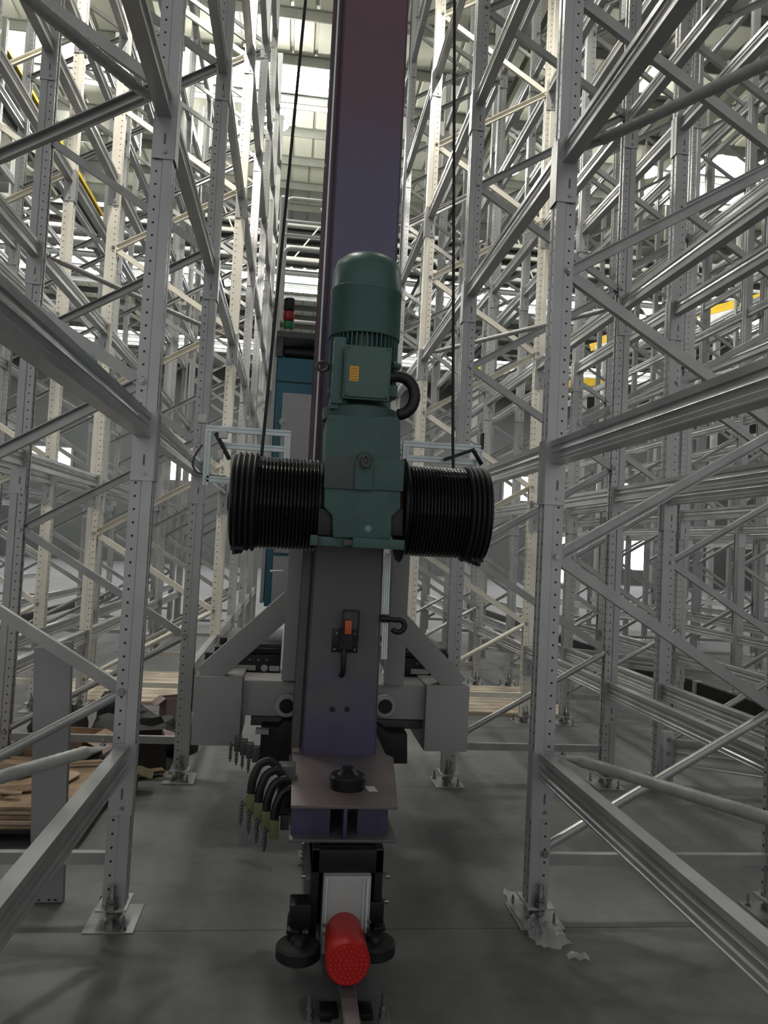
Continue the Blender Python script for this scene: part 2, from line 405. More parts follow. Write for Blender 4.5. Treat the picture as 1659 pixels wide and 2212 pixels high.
fh = MB(); fh.box((-.16,-.05,-.11), (.16,.05,.11)); fh_me = fh.mesh('housing', 'black_metal', .01)
fl_ = MB(); fl_.box((-.14,.051,-.09), (.14,.056,.09)); fl_me = fl_.mesh('lens', 'lamp_lens')
def fill_lamp(x, y, z, tx, ty, tz, W, lab):  # lamps added above the view to brighten the third frames
    t = thing('added_fill_lamp', lab, 'fill_lamp', (x, y, z), 'added fill lamps above the view')
    d = (Vector((tx, ty, tz))-Vector((x, y, z))).normalized()
    t.rotation_mode = 'QUATERNION'; t.rotation_quaternion = d.to_track_quat('Y', 'Z')
    place(fh_me, 'housing', t); place(fl_me, 'lens', t)
    mb = MB(); mb.cyl((0,-.05,0), (0,-.22,.0), .02, 8); mb.build('clamp', 'frame_dark', t)
    ld = bpy.data.lights.new('lamp_light', 'SPOT'); ld.energy = W; ld.color = (1.0, 0.94, 0.86); ld.spot_size = radians(120); ld.spot_blend = 0.6; ld.shadow_soft_size = 0.12
    lo = bpy.data.objects.new('lamp_light', ld); COL.objects.link(lo); lo.parent = t; lo.location = (0, .08, 0); lo.rotation_euler = (radians(90), 0, 0)
fill_lamp(-1.2, 5.52, 7.6, -1.3, 7.4, 3.2, 600, 'added fill lamp high in the left rack, out of view')
fill_lamp(1.75, 5.52, 7.6, 1.8, 7.4, 3.2, 240, 'added fill lamp high in the right rack, out of view')

# ------------------------------------------------------------------ racking
PITCHY = 1.92; YB = 3.37; HP = 9.95; LV0, LVP = 0.73, 1.387
NODE0, NODEP = 0.29, 1.308
# name, small-x row, large-x row, which row faces the crane
RACKS = [('A', -1.78, -0.64, 'rack left of crane'), ('B', -3.32, -2.18, 'second rack left of crane'), ('C', -6.27, -5.13, 'third rack left of crane'), ('D', -7.81, -6.67, 'fourth rack left of crane'),
         ('E', 1.165, 2.305, 'rack right of crane'), ('F', 2.705, 3.845, 'second rack right of crane'), ('G', 5.655, 6.795, 'third rack right of crane'), ('I', 7.195, 8.335, 'fourth rack right of crane'),
         ('J', 10.145, 11.285, 'fifth rack right of crane')]
NK = 9
NKR = {'A': 7, 'B': 7, 'E': 7, 'F': 7, 'C': 8, 'D': 8, 'G': 8, 'I': 8, 'J': 9}
def postprof(sgn):
    p = [(-.046,-.041),(-.004,-.041),(0,-.035),(.046,-.035),(.046,-.016),(.036,-.016),(.036,.016),(.046,.016),(.046,.035),(0,.035),(-.004,.041),(-.046,.041),(-.046,.012),(-.038,.008),(-.038,-.008),(-.046,-.012)]
    return p if sgn > 0 else [(-x, y) for x, y in p][::-1]
def post_mesh(sgn, mat='perforated_post'):
    mb = MB(); z = 0.075
    mb.sweep([(y, x) for x, y in postprof(sgn)], (0,0,z), (0,0,HP), (1,0,0)); return mb.mesh('upright', mat)
POST = {1: post_mesh(1)}
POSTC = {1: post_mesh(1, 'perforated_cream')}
CH = [(-.024,-.016),(.024,-.016),(.024,.016),(.019,.016),(.019,-.011),(-.019,-.011),(-.019,.016),(-.024,.016)]
def chan(p, q, flip):   # C section, open side towards / away from -Y
    mb = MB(); pr = CH
    mb.sweep(pr, p, q, (0, -1, 0) if flip else (0, 1, 0)); return mb
WX = 1.14-0.06
def brace_mesh(kind, mt='galvanised_brace'):
    if kind == 'flat': return chan((0.03, 0, 0.653+0.0), (1.11, 0, 0.0), False).mesh('brace', mt)
    if kind == 'open': return chan((0.03, 0, 0.0), (1.11, 0, 0.655), True).mesh('brace', mt)
    if kind == 'tube':
        mb = MB(); mb.cyl((0.04, 0, 0.02), (1.10, 0, 0.64), 0.021, 12); return mb.mesh('brace', mt)
    return chan((0.03, 0, 0), (1.11, 0, 0), False).mesh('brace', mt)
BR = {k_: brace_mesh(k_) for k_ in ('flat', 'open', 'tube', 'horizontal')}
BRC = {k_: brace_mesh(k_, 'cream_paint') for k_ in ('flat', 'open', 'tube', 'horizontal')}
def foot_parts():
    fp = MB(); fp.box((-.10,-.12,0), (.10,.13,.006)); floor_plate = fp.mesh('floor_plate', 'plate_steel', 0.0015)
    up = MB(); up.box((-.062,-.085,.068), (.062,.075,.077)); upper = up.mesh('foot_plate', 'galvanised', 0.0015)
    st = MB()
    for (x, y) in ((0, 0),):
        st.cyl((x,y,0.0), (x,y,0.170), 0.012, 12); st.nut((x,y,.081), .024, .020); st.nut((x,y,.103), .023, .016); st.nut((x,y,.046), .024, .018)
        for q in range(14): st.lathe([(0,.012),(.002,.0135),(.004,.012)], (x,y,.121+.0034*q), (0,0,1), 10)
        st.lathe([(0,.030),(.004,.030)], (x,y,.077), (0,0,1), 14); st.nut((x,y,.006), .024, .018)
    stud = st.mesh('levelling_stud', 'zinc_bolt')
    an = MB(); an.cyl((0,0,0), (0,0,.055), .006, 8); an.nut((0,0,.008), .012, .011); an.lathe([(0,.015),(.003,.015)], (0,0,.006), (0,0,1), 12); an.cyl((0,0,.055),(0,0,.062),.004,8)
    return floor_plate, upper, stud, an.mesh('anchor_bolt', 'zinc_bolt')
FLOORP, UPPER, STUD, ANCH = foot_parts()
def visible(p, m=60):
    q = proj(p)
    return q is not None and -m < q[0] < 1659+m and -m < q[1] < 2212+m
def zmax_at(x, y):   # how much of the frame's height the camera can see
    z = 0.0
    while z < HP and (proj((x, y, z)) is None or proj((x, y, z))[1] > -120): z += 0.25
    return z
def frame_near(xs, xl, y, lab, POST=POST, BR=BR):
    t = thing('upright_frame', lab, 'rack frame', (xs, y, 0), 'upright frames of the racks')
    for x, sg in ((0, 1), (xl-xs, -1)):
        place(POST[1], 'upright', t, (x, 0, 0), 0 if sg > 0 else pi)
        f = place(FLOORP, 'floor_plate', t, (x, 0, 0)); place(UPPER, 'foot_plate', t, (x, 0, 0))
        dy = -0.07
        place(STUD, 'levelling_stud', t, (x, -0.066, 0)); place(STUD, 'levelling_stud', t, (x, 0.062, 0))
        place(ANCH, 'anchor_bolt', f, (0.055, -0.095, 0)); place(ANCH, 'anchor_bolt', f, (-0.075, 0.085, 0))
    place(BR['horizontal'], 'brace', t, (0, 0, 0.255))
    zt = min(HP, max(zmax_at(xs, y), zmax_at(xl, y))+1.0)
    k_ = 0
    while NODE0+NODEP*(k_+1) < HP and k_ < 12:
        z = NODE0+NODEP*k_
        if z > zt: break
        place(BR['tube' if k_ == 0 else 'open'], 'brace', t, (0, -0.004, z))
        place(BR['flat'], 'brace', t, (0, 0.004, z+0.655)); k_ += 1
    for j in range(k_+1):
        z = NODE0+NODEP*j
        for x, zz in ((0.022, z), (xl-xs-0.022, z+0.655)):
            if zz < min(zt, HP): place(BOLT, 'brace_bolt', t, (x, -0.041, zz))
    return t
bb_ = MB(); bb_.lathe([(0,.016),(.002,.016)], (0,0,0), (0,-1,0), 12); bb_.nut((0,-.002,0), .011, .007, (0,-1,0)); BOLT = bb_.mesh('brace_bolt', 'zinc_bolt')
FAR_ME = None
def frame_far_mesh():
    mb = MB(); wx = 1.14
    for x, sg in ((0, 1), (wx, -1)):
        off = MB(); off.sweep([(yy, xx) for xx, yy in postprof(sg)], (x, 0, .07), (x, 0, HP), (1,0,0)); mb.v_ofs = 0
        mb.add(off.v, off.f)
    mb.mat(1)
    for x in (0, wx):
        mb.box((x-.1,-.12,0), (x+.1,.13,.006)); mb.box((x-.06,-.085,.062), (x+.06,.075,.072)); mb.cyl((x,-.066,0), (x,-.066,.13), .012, 6); mb.cyl((x,.062,0), (x,.062,.13), .012, 6)
    mb.mat(2)
    k_ = 0
    mb.sweep(CH, (0.03,0,.255), (1.11,0,.255), (0,1,0))
    while NODE0+NODEP*(k_+1) < HP:
        z = NODE0+NODEP*k_
        mb.sweep(CH, (0.03,-.004,z), (1.11,-.004,z+.655), (0,-1,0)); mb.sweep(CH, (0.03,.004,z+1.308), (1.11,.004,z+.655), (0,1,0)); k_ += 1
    return mb.mesh('upright_frame', ['perforated_plain', 'galvanised', 'galvanised_brace'])
principled('perforated_plain', (0.40, 0.405, 0.40), 0.36, 0.35, 0.06, 4.0)
FAR_ME = frame_far_mesh()
n_fr = 0
for nm, xs, xl, where in RACKS:
    for k in range(-1, NKR[nm]):
        y = YB+PITCHY*k
        if k == -1 and nm not in ('A', 'E'): continue
        if k == -1: continue
        vis = any(visible((x, y, z)) for x in (xs, xl, (xs+xl)/2) for z in [i*0.5 for i in range(20)])
        if not vis: continue
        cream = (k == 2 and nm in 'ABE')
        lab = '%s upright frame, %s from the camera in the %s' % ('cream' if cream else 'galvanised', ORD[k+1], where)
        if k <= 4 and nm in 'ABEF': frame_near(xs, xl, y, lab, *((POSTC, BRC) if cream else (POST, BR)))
        else: tag(place(FAR_ME, 'upright_frame', None, (xs, y, 0)), lab, 'rack frame', 'upright frames of the racks')
        n_fr += 1

# load beams
BP = [(-.030,-.053),(.030,-.053),(.030,-.047),(.026,-.044),(.026,-.028),(.020,-.023),(.020,-.004),(.023,0),(.020,.004),(.020,.023),(.026,.028),(.026,.052),(-.026,.052),(-.026,.028),(-.020,.023),(-.020,.004),(-.023,0),(-.020,-.004),(-.020,-.023),(-.026,-.028),(-.026,-.044),(-.030,-.047)]
def beamprof(sgn): return BP if sgn > 0 else [(-x, y) for x, y in BP][::-1]
BL = PITCHY-0.086
def beam_mesh(sgn):
    mb = MB(); mb.sweep(beamprof(sgn), (0, 0.043, 0), (0, PITCHY-0.043, 0)); return mb.mesh('beam_bar', 'galvanised_beam')
def conn_mesh(end, sgn):
    mb = MB(); y = 0.0385 if end == 0 else PITCHY-0.0425
    yo = 0.0430 if end == 0 else PITCHY-0.047
    x0, x1 = (-.050, .044) if sgn > 0 else (-.044, .050)
    mb.box((x0, min(y, yo), -.235), (x1, max(y, yo)+.0005, .056))
    # wrap around the post's aisle face, tooth slot and locking bolt
    xs_ = x0 if sgn > 0 else x1
    yb = (0.043, -0.01) if end == 0 else (PITCHY-0.043, PITCHY+0.01)
    mb.box((min(xs_, xs_-sgn*.004), min(yb), -.235), (max(xs_, xs_-sgn*.004), max(yb), .056))
    mb.mat(1)
    yf = max(y, yo)+.001 if end == 0 else min(y, yo)-.001
    dirn = 1 if end == 0 else -1
    mb.box((.004, min(yf, yf+dirn*.001), -.17), (.012, max(yf, yf+dirn*.001), -.125)); mb.mat(2)
    mb.nut((.012, yf, -.205), .009, .006, (0, dirn, 0))
    return mb.mesh('end_connector', ['galvanised', 'grey_steel', 'zinc_bolt'])
BEAM = {s: beam_mesh(s) for s in (1, -1)}; CONN = {(e, s): conn_mesh(e, s) for e in (0, 1) for s in (1, -1)}
def far_beam_mesh(s):
    mb = MB(); mb.sweep(beamprof(s), (0, .043, 0), (0, PITCHY-.043, 0))
    for e in (0, 1):
        y = .0385 if e == 0 else PITCHY-.043; mb.box((-.046, y, -.23), (.046, y+.004, .055))
    return mb.mesh('load_beam', 'galvanised_beam')
FARB = {s: far_beam_mesh(s) for s in (1, -1)}
cands = []
for nm, xs, xl, where in RACKS:
    for side, x, s in (('small', xs, 1), ('large', xl, -1)):
        left = nm in 'ABCD'
        crane_side = (side == 'large') if left else (side == 'small')
        for k in range(-1, NKR[nm]-1):
            for lv in range(0, 7):
                z = LV0-0.052+LVP*lv; y = YB+PITCHY*k
                if lv == 0 and k == 0 and nm in 'AE' and crane_side: continue
                if lv == 0 and k == 0 and nm == 'F' and not crane_side: continue
                if (nm in 'CD' and lv == 0 and k % 2): continue
                pts = [proj((x, y+PITCHY*t/6, z)) for t in range(7)]
                pts = [p for p in pts if p and -20 < p[0] < 1679 and -20 < p[1] < 2232]
                if len(pts) < 2: continue
                d = math.dist(pts[0][:2], pts[-1][:2])*0.11*FPX/(sum(p[2] for p in pts)/len(pts))
                cands.append((d, nm, x, s, k, lv, z, y, where, crane_side))
cands.sort(key=lambda c: -c[0])
rest = MB()
for i, (d, nm, x, s, k, lv, z, y, where, cs) in enumerate(cands):
    if i < 300:
        row = 'crane-side' if cs else 'far-side'
        if k < 0: bay = 'bay beside the camera'
        else: bay = '%s full bay' % ORD[k+1]
        lab = 'beam at %s level in %s, %s row of %s' % (ORD[lv+1], bay, row, where)
        if k <= 2 and nm in 'ABEF':
            t = thing('load_beam', lab, 'rack beam', (x, y, z), 'load beams of the racks')
            place(BEAM[s], 'beam_bar', t)
            if visible((x, y, z), 100): place(CONN[(0, s)], 'end_connector', t)
            if visible((x, y+PITCHY, z), 100): place(CONN[(1, s)], 'end_connector', t)
        else: tag(place(FARB[s], 'load_beam', None, (x, y, z)), lab, 'rack beam', 'load beams of the racks')
    else:
        rest.sweep(beamprof(s)[:], (x, y+.043, z), (x, y+PITCHY-.043, z))
o = rest.build('load_beams', 'galvanised_beam'); tag(o, 'many smaller load beams deeper in the rows of racking', 'rack beams', None, 'stuff')
print('FRAMES', n_fr, 'BEAMS', len(cands))

# ribbed plan-bracing tubes with flattened ends, level with the beams
def plan_tube(p, q, lab, r=0.024):
    p = Vector(p); q = Vector(q); d = (q-p).normalized(); L_ = (q-p).length
    n = int(L_/0.02); pts = [p + d*(0.09+(L_-0.18)*i/n) for i in range(n+1)]
    rr = [r*(1.05 if i % 2 else 0.97) for i in range(n+1)]
    t = thing('bracing_tube', lab, 'bracing tube', tuple(p), 'plan bracing tubes'); R = Rel(t)
    mb = MB(); mb.tube(pts, rr, 14); R.part('tube', mb, 'spiral_tube')
    for a, sg in ((p, 1), (q, -1)):
        mb = MB(); e = a + d*sg*0.10; side = d.cross(Vector((0,0,1))).normalized()
        n0 = 12; vs = [e + side*r*cos(2*pi*i/n0)+Vector((0,0,1))*r*sin(2*pi*i/n0) for i in range(n0)] + [a+d*sg*.03 + side*r*1.25*cos(2*pi*i/n0)+Vector((0,0,1))*.006*sin(2*pi*i/n0) for i in range(n0)] + [a-d*sg*.02 + side*r*1.0*cos(2*pi*i/n0)+Vector((0,0,1))*.005*sin(2*pi*i/n0) for i in range(n0)]
        fs = [(i, (i+1) % n0, n0+(i+1) % n0, n0+i) for i in range(n0)] + [(n0+i, n0+(i+1) % n0, 2*n0+(i+1) % n0, 2*n0+i) for i in range(n0)] + [tuple(range(2*n0, 3*n0))]
        mb.add(vs, fs, True); mb.mat(1); mb.nut(a+Vector((0,0,.004)), .012, .01); mb.cyl(a, a+Vector((0,0,.03)), .006, 8)
        R.part('flattened_end', mb, ['spiral_tube', 'zinc_bolt'])
YN = YB-PITCHY
plan_tube((1.215, YB-.14, .745), (2.26, YN+.05, .745), 'ribbed grey tube slanting low on the right behind the nearest low beam')
plan_tube((-.70, YB-.14, .745), (-1.73, YN+.05, .745), 'ribbed grey tube slanting low on the left behind the nearest low beam')
plan_tube((1.215, YB-.12, 3.44), (2.26, YN+.05, 3.44), 'ribbed grey tube slanting near the top right behind the highest near beam')
plan_tube((-.70, YB-.12, 3.44), (-1.73, YN+.05, 3.44), 'ribbed grey tube slanting across the top left corner of the photo')
for lv, k, sgn in ((2, 2, 1), (2, 2, -1), (4, 4, 1), (4, 4, -1)):
    z = LV0-.11+LVP*lv; y0 = YB+PITCHY*k
    xa, xb = (1.215, 2.26) if sgn > 0 else (-.70, -1.73)
    plan_tube((xa, y0-.14, z+.06), (xb, y0-PITCHY+.1, z+.06), 'grey bracing tube in %s bay, %s level of the rack %s of crane' % (ORD[k], ORD[lv+1], 'right' if sgn > 0 else 'left'), .02)
# ------------------------------------------------------------------ floor rail
CXR = 0.276
def rail():
    t = thing('floor_rail', 'steel crane rail on the floor under the red buffer', 'rail', (CXR, 1.5, 0)); R = Rel(t)
    mb = MB(); pr = [(-.05,0),(.05,0),(.05,.008),(.008,.016),(.007,.075),(.026,.082),(.026,.10),(.022,.104),(-.022,.104),(-.026,.10),(-.026,.082),(-.007,.075),(-.008,.016),(-.05,.008)]
    mb.sweep(pr, (CXR, 1.6, 0.008), (CXR, 34, 0.008)); R.part('rail_section', mb, 'grey_steel')
    for i in range(14):
        y = 2.02+i*0.66
        mb = MB(); mb.box((CXR-.15, y-.09, 0), (CXR+.15, y+.09, .008)); pl = R.part('rail_base_plate', mb, 'grey_steel', 0.002)
        for sx in (-1, 1):
            mb = MB(); mb.box((CXR+sx*.03 if sx > 0 else CXR-.09, y-.04, .008), (CXR+.09 if sx > 0 else CXR-.03, y+.04, .03)); R.part('rail_clip', mb, 'black_metal', 0.003)
            if i < 6:
                mb = MB(); mb.cyl((CXR+sx*.125, y-.02, 0), (CXR+sx*.125, y-.02, .085), .008, 8); mb.nut((CXR+sx*.125, y-.02, .008), .015, .013); mb.nut((CXR+sx*.125, y-.02, .03), .014, .012)
                R.part('anchor_bolt', mb, 'zinc_bolt', 0, pl)
rail()

# ------------------------------------------------------------------ stacker crane: mast, foot, bogie
YM = 3.67
def crane():
    t = thing('stacker_crane', 'dark stacker crane mast on its steel foot, standing on the rail', 'crane', (CXR, 3.4, 0)); R = Rel(t)
    xl0, xr0 = at(651, 1628, YM).x, at(812, 1628, YM).x; xl1, xr1 = at(679, 1191, YM).x, at(829, 1191, YM).x; xl2, xr2 = at(743, 0, YM).x, at(883, 0, YM).x
    zp = 0.615
    sec = [(zp, xl0, xr0), (1.60, xl1, xr1), (4.6, xl2+.002, xr2), (11.2, xl2+.012, xr2-.009)]
    mb = MB(); vs = []; D = 0.34
    for z, a, b in sec: vs += [(a+.010, YM, z), (b-.010, YM, z), (b, YM+.010, z), (b, YM+D, z), (a, YM+D, z), (a, YM+.010, z)]
    fs = []
    for i in range(len(sec)-1):
        for j in range(6): fs.append((i*6+j, i*6+(j+1) % 6, i*6+6+(j+1) % 6, i*6+6+j))
    fs += [tuple(range(6))[::-1], tuple(range(18, 24))]
    mb.add(vs, fs); mast = R.part('mast', mb, 'mast_tint')
    for hx, hy in ((718, 1532), (750, 1532)):
        p = at(hx, hy, YM); mb = MB(); mb.lathe([(0, .0125), (.003, .0125)], (p.x, YM-.002, p.z), (0, -1, 0), 20)
        mb.mat(1).lathe([(0.003, .009), (.0035, .009)], (p.x, YM-.002, p.z), (0, -1, 0), 16); R.part('bolt_hole', mb, ['black_matt', 'black_matt'], 0, mast)
    mb = MB(); mb.box((xl2-.42, YM-.16, 11.0), (xr2+.40, YM+.34, 11.2)); R.part('head_frame', mb, 'frame_dark', .004)
    # guide rail down the left side of the mast
    a = xl1-.012
    for (za, zb, xa, xb, gm) in ((zp+.02, 1.6, xl0-.001, xl1-.001, 'frame_dark'), (1.6, 4.6, xl1-.001, xl2+.001, 'mast_edge'), (4.6, 11.2, xl2+.001, xl2+.011, 'mast_edge')):
        mb = MB()
        for dx0, dx1, ya, yb in ((-.012, 0, YM+.05, YM+.29), (-.048, -.012, YM+.02, YM+.035), (-.048, -.012, YM+.27, YM+.285)):
            mb.add([(xa+dx0, ya, za), (xa+dx1, ya, za), (xa+dx1, yb, za), (xa+dx0, yb, za), (xb+dx0, ya, zb), (xb+dx1, ya, zb), (xb+dx1, yb, zb), (xb+dx0, yb, zb)], [(0,3,2,1),(4,5,6,7),(0,1,5,4),(1,2,6,5),(2,3,7,6),(3,0,4,7)])
        R.part('guide_rail', mb, gm)
    mb = MB()  # pale strip laid along the rail edge as a painted highlight
    for (za, zb, xa, xb) in ((1.6, 4.6, xl1-.026, xl2-.026), (4.6, 11.2, xl2-.026, xl2-.016)):
        mb.add([(xa-.004, YM+.008, za), (xa+.004, YM+.008, za), (xa+.004, YM+.02, za), (xa-.004, YM+.02, za), (xb-.004, YM+.008, zb), (xb+.004, YM+.008, zb), (xb+.004, YM+.02, zb), (xb-.004, YM+.02, zb)], [(0,3,2,1),(4,5,6,7),(0,1,5,4),(1,2,6,5),(2,3,7,6),(3,0,4,7)])
    R.part('rail_edge_highlight', mb, 'aluminium', label='bright strip painting in the highlight on the rail edge')
    # aluminium conduit on the right side
    mb = MB(); p = at(833, 1195, YM); q = at(824, 1425, YM)
    for dx in (.004, .014, .024): mb.bar((q.x+dx, YM+.02, q.z), (p.x+dx, YM+.02, p.z), .008, .012, (0,1,0))
    R.part('cable_channel', mb, 'aluminium', label='thin aluminium cable channel')
    mb = MB(); xr = xr2+.004; mb.bar((at(872, 560, YM).x, YM+.1, 2.9), (xr, YM+.1, 11.2), .008, .05, (0,1,0)); R.part('cable_channel', mb, 'aluminium')
    # black rubber loop by the channel
    c0 = at(832, 1336, YM-.02); c = at(860, 1352, YM-.02); pts = [c0]
    for i in range(11):
        an = radians(110-i*26); pts.append((c.x+.032*cos(an), YM-.02, c.z+.030*sin(an)))
    mb = MB(); mb.tube(pts, .0135, 10); mb.cyl(c0+Vector((-.02,0,0)), c0+Vector((.02,0,0)), .019, 12); R.part('hose_loop', mb, 'black_rubber')
    # foot: two plates with webs between
    fl = atz(628, 1740, zp); fr = atz(860, 1742, zp); bl = atz(632, 1629, zp); br_ = atz(834, 1631, zp)
    yfr = (fl.y+fr.y)/2; yb_ = YM+.45
    mb = MB(); mb.poly([(fl.x, yfr, zp-.012), (fr.x, yfr, zp-.012), (br_.x+.03, YM-.03, zp-.012), (br_.x, YM+.02, zp-.012), (br_.x, yb_, zp-.012), (bl.x, yb_, zp-.012), (bl.x, YM, zp-.012)], (0,0,.012))
    R.part('top_plate', mb, 'foot_tint', 0.0015)
    z2 = at(744, 1821, yfr).z
    mb = MB(); mb.box((fl.x, yfr, z2), (fr.x, yb_, z2+.012)); R.part('bottom_plate', mb, 'grey_steel', 0.0015)
    cxm = (fl.x+fr.x)/2+.005
    mb = MB(); mb.box((cxm-.007, yfr+.004, z2+.012), (cxm+.007, yfr+.30, zp-.012)); R.part('front_rib', mb, 'indigo_steel', 0.0015)
    mb = MB()
    mb.box((fl.x+.006, yfr+.05, z2+.012), (cxm-.055, yfr+.075, zp-.012)); mb.box((cxm+.05, yfr+.05, z2+.012), (fr.x-.03, yfr+.075, zp-.012))
    mb.box((fl.x+.006, yfr+.30, z2+.012), (fr.x-.01, yb_-.02, zp-.012)); R.part('web_plate', mb, 'indigo_steel', 0.001)
    pc = atz(750, 1701, zp)
    mb = MB(); mb.lathe([(0, .072), (.045, .075), (.055, .068), (.056, .045), (.075, .026), (.078, .018)], (pc.x, pc.y, zp), (0,0,1), 28); mb.nut((pc.x, pc.y, zp+.07), .022, .014)
    R.part('pivot_hub', mb, 'black_metal')
    ps = atz(805, 1705, zp); mb = MB()
    for i in range(4): mb.box((ps.x-.02-.003*i, ps.y-.03+.016*i, zp+.0005), (ps.x+.018-.003*i, ps.y-.018+.016*i, zp+.002+.0005*i))
    R.part('paper_tag', mb, 'white_paint', label='small crumpled white tag')
    # bogie box below, cheeks and buffer block
    yc = 2.92; xc = (at(668, 1840, yc).x+at(830, 1840, yc).x)/2
    xa, xb = at(672, 1880, yc).x, at(826, 1880, yc).x
    mb = MB(); mb.box((xa, yc-.02, .10), (xa+.03, yc+.75, z2)); mb.box((xb-.03, yc-.02, .10), (xb, yc+.75, z2)); mb.box((xa, yc-.02, z2-.09), (xb, yc+.75, z2-.005)); mb.box((xa+.03, yc+.16, .12), (xb-.03, yc+.75, z2-.09))
    R.part('bogie_frame', mb, 'black_metal', 0.003)
    for s_, px in ((-1, 672), (1, 828)):
        for py in (1900, 1955):
            p = at(px, py, yc); mb = MB(); x0 = xa if s_ < 0 else xb
            mb.nut((x0, yc+.03, p.z), .017 if py == 1900 else .011, .018, (s_, 0, 0)); mb.cyl((x0+s_*.018, yc+.03, p.z), (x0+s_*.034, yc+.03, p.z), .008, 10)
            R.part('bolt', mb, 'zinc_bolt')
    gl, gr, gb = at(700, 1893, yc-.05), at(803, 1893, yc-.05), at(697, 2030, yc-.05)
    mb = MB(); mb.box((gl.x, yc-.05, gb.z-.05), (gr.x, yc+.12, gl.z)); bb = R.part('buffer_block', mb, 'silver_plate', 0.004, label='pale grey buffer mounting block')
    mb = MB(); mb.box((gr.x-.030, yc-.056, gb.z-.045), (gr.x-.026, yc-.05, gl.z-.006)); mb.box((gr.x-.016, yc-.056, gb.z-.045), (gr.x-.010, yc-.05, gl.z-.006)); mb.box((gl.x+.01, yc-.056, gb.z-.045), (gl.x+.014, yc-.05, gl.z-.006)); R.part('edge_trim', mb, 'aluminium', 0, bb)
    for px, py in ((700, 2000), (700, 2018), (797, 1992), (797, 2008)):
        p = at(px, py, yc-.06); mb = MB(); mb.nut((p.x, yc-.05, p.z), .008, .008, (0,-1,0)); R.part('screw', mb, 'zinc_bolt', 0, bb)
    # red buffer
    fr_ = at(752, 2083, 2.64); xbuf, zbuf = fr_.x, fr_.z
    rb = .0765
    mb = MB(); mb.lathe([(0, .060), (.02, .066), (.10, .070), (.19, rb-.002), (.235, rb), (.245, rb-.006)], (xbuf, 2.885, zbuf), (0,-1,0), 40)
    bf = R.part('buffer', mb, 'red_buffer', label='red rubber buffer cylinder')
    mb = MB(); mb.lathe([(0, rb-.005), (.004, rb-.008)], (xbuf, 2.885-.245, zbuf), (0,-1,0), 40)
    mb.mat(1)
    for i in range(5):
        for j in range(6*i if i else 1):
            an = 2*pi*j/(6*i if i else 1); rr = .0150*i; mb.lathe([(0, .0042), (.003, .0026)], (xbuf+rr*cos(an), 2.885-.249, zbuf+rr*sin(an)), (0,-1,0), 8)
    R.part('dimpled_face', mb, ['red_buffer_face', 'red_lit_dimple'], 0, bf)
    # guide rollers lying flat beside the rail, with their brackets
    for s_, gx, gy, gr_ in ((-1, 645, 2045, .080), (1, 812, 2050, .078)):
        p = atz(gx, gy, .185); x, y = p.x, 2.80 if s_ < 0 else 2.82
        mb = MB(); mb.lathe([(0, gr_-.01), (.008, gr_), (.042, gr_), (.05, gr_-.008), (.052, .03), (.07, .026)], (x, y, .135), (0,0,1), 36); R.part('guide_roller', mb, 'black_rubber')
        mb = MB(); mb.poly([(x+s_*.045, y+.03, .20), (x-s_*.0, y+.02, .20), (xa+.02 if s_ < 0 else xb-.02, yc+.02, .20), (xa+.02 if s_ < 0 else xb-.02, yc+.16, .20), (x+s_*.04, y+.16, .20)], (0,0,.016))
        mb.box((x-.035 if s_ < 0 else x-.02, y+.06, .21), (x+.04, y+.15, .29)); mb.nut((x-.01, y+.05, .216), .008, .01); mb.nut((x+.025, y+.03, .216), .008, .01)
        R.part('roller_bracket', mb, 'black_metal', 0.003)
    # limit switch on the mast front
    p = at(745, 1384, YM); x, z = p.x, p.z
    mb = MB(); mb.box((x-.062, YM-.008, z-.055), (x+.062, YM, z+.055)); sw = R.part('position_sensor', mb, 'black_metal', 0.002)
    mb = MB(); mb.box((x-.03, YM-.055, z-.035), (x+.032, YM-.008, z+.06)); R.part('sensor_body', mb, 'black_matt', 0.004, sw)
    mb = MB(); q = at(750, 1352, YM)
    mb.box((q.x-.016, YM-.07, q.z-.032), (q.x+.016, YM-.02, q.z+.032)); R.part('sensor_window', mb, 'orange_plastic', 0.002, sw, 'orange block')
    mb = MB(); a_, b_ = at(742, 1319, YM-.05), at(772, 1388, YM-.05)
    for (x0, z0, x1, z1) in ((a_.x, a_.z, b_.x, a_.z), (b_.x, a_.z, b_.x, b_.z), (a_.x, a_.z, a_.x, b_.z)): mb.bar((x0, YM-.055, z0), (x1, YM-.055, z1), .007, .03, (0,1,0))
    R.part('wire_guard', mb, 'black_metal', 0, sw)
    mb = MB(); pts = [(x-.004, YM-.03, z-.03), (x-.004, YM-.04, z-.08), (x-.003, YM-.035, z-.12), (x-.005, YM-.02, z-.155), (x-.008, YM+.005, z-.165)]; mb.tube(pts, .0125, 10); R.part('sensor_cable', mb, 'black_rubber', 0, sw)
    for dx, dz in ((-.048, -.04), (.048, -.04), (-.04, .035), (.045, .035)):
        mb = MB(); mb.lathe([(0, .006), (.003, .004)], (x+dx, YM-.008, z+dz), (0,-1,0), 10); R.part('screw', mb, 'zinc_bolt', 0, sw)
principled('foot_tint', (0.15, 0.145, 0.147), 0.36, 0.2, col2=(0.19, 0.13, 0.138), nscale=3.5)
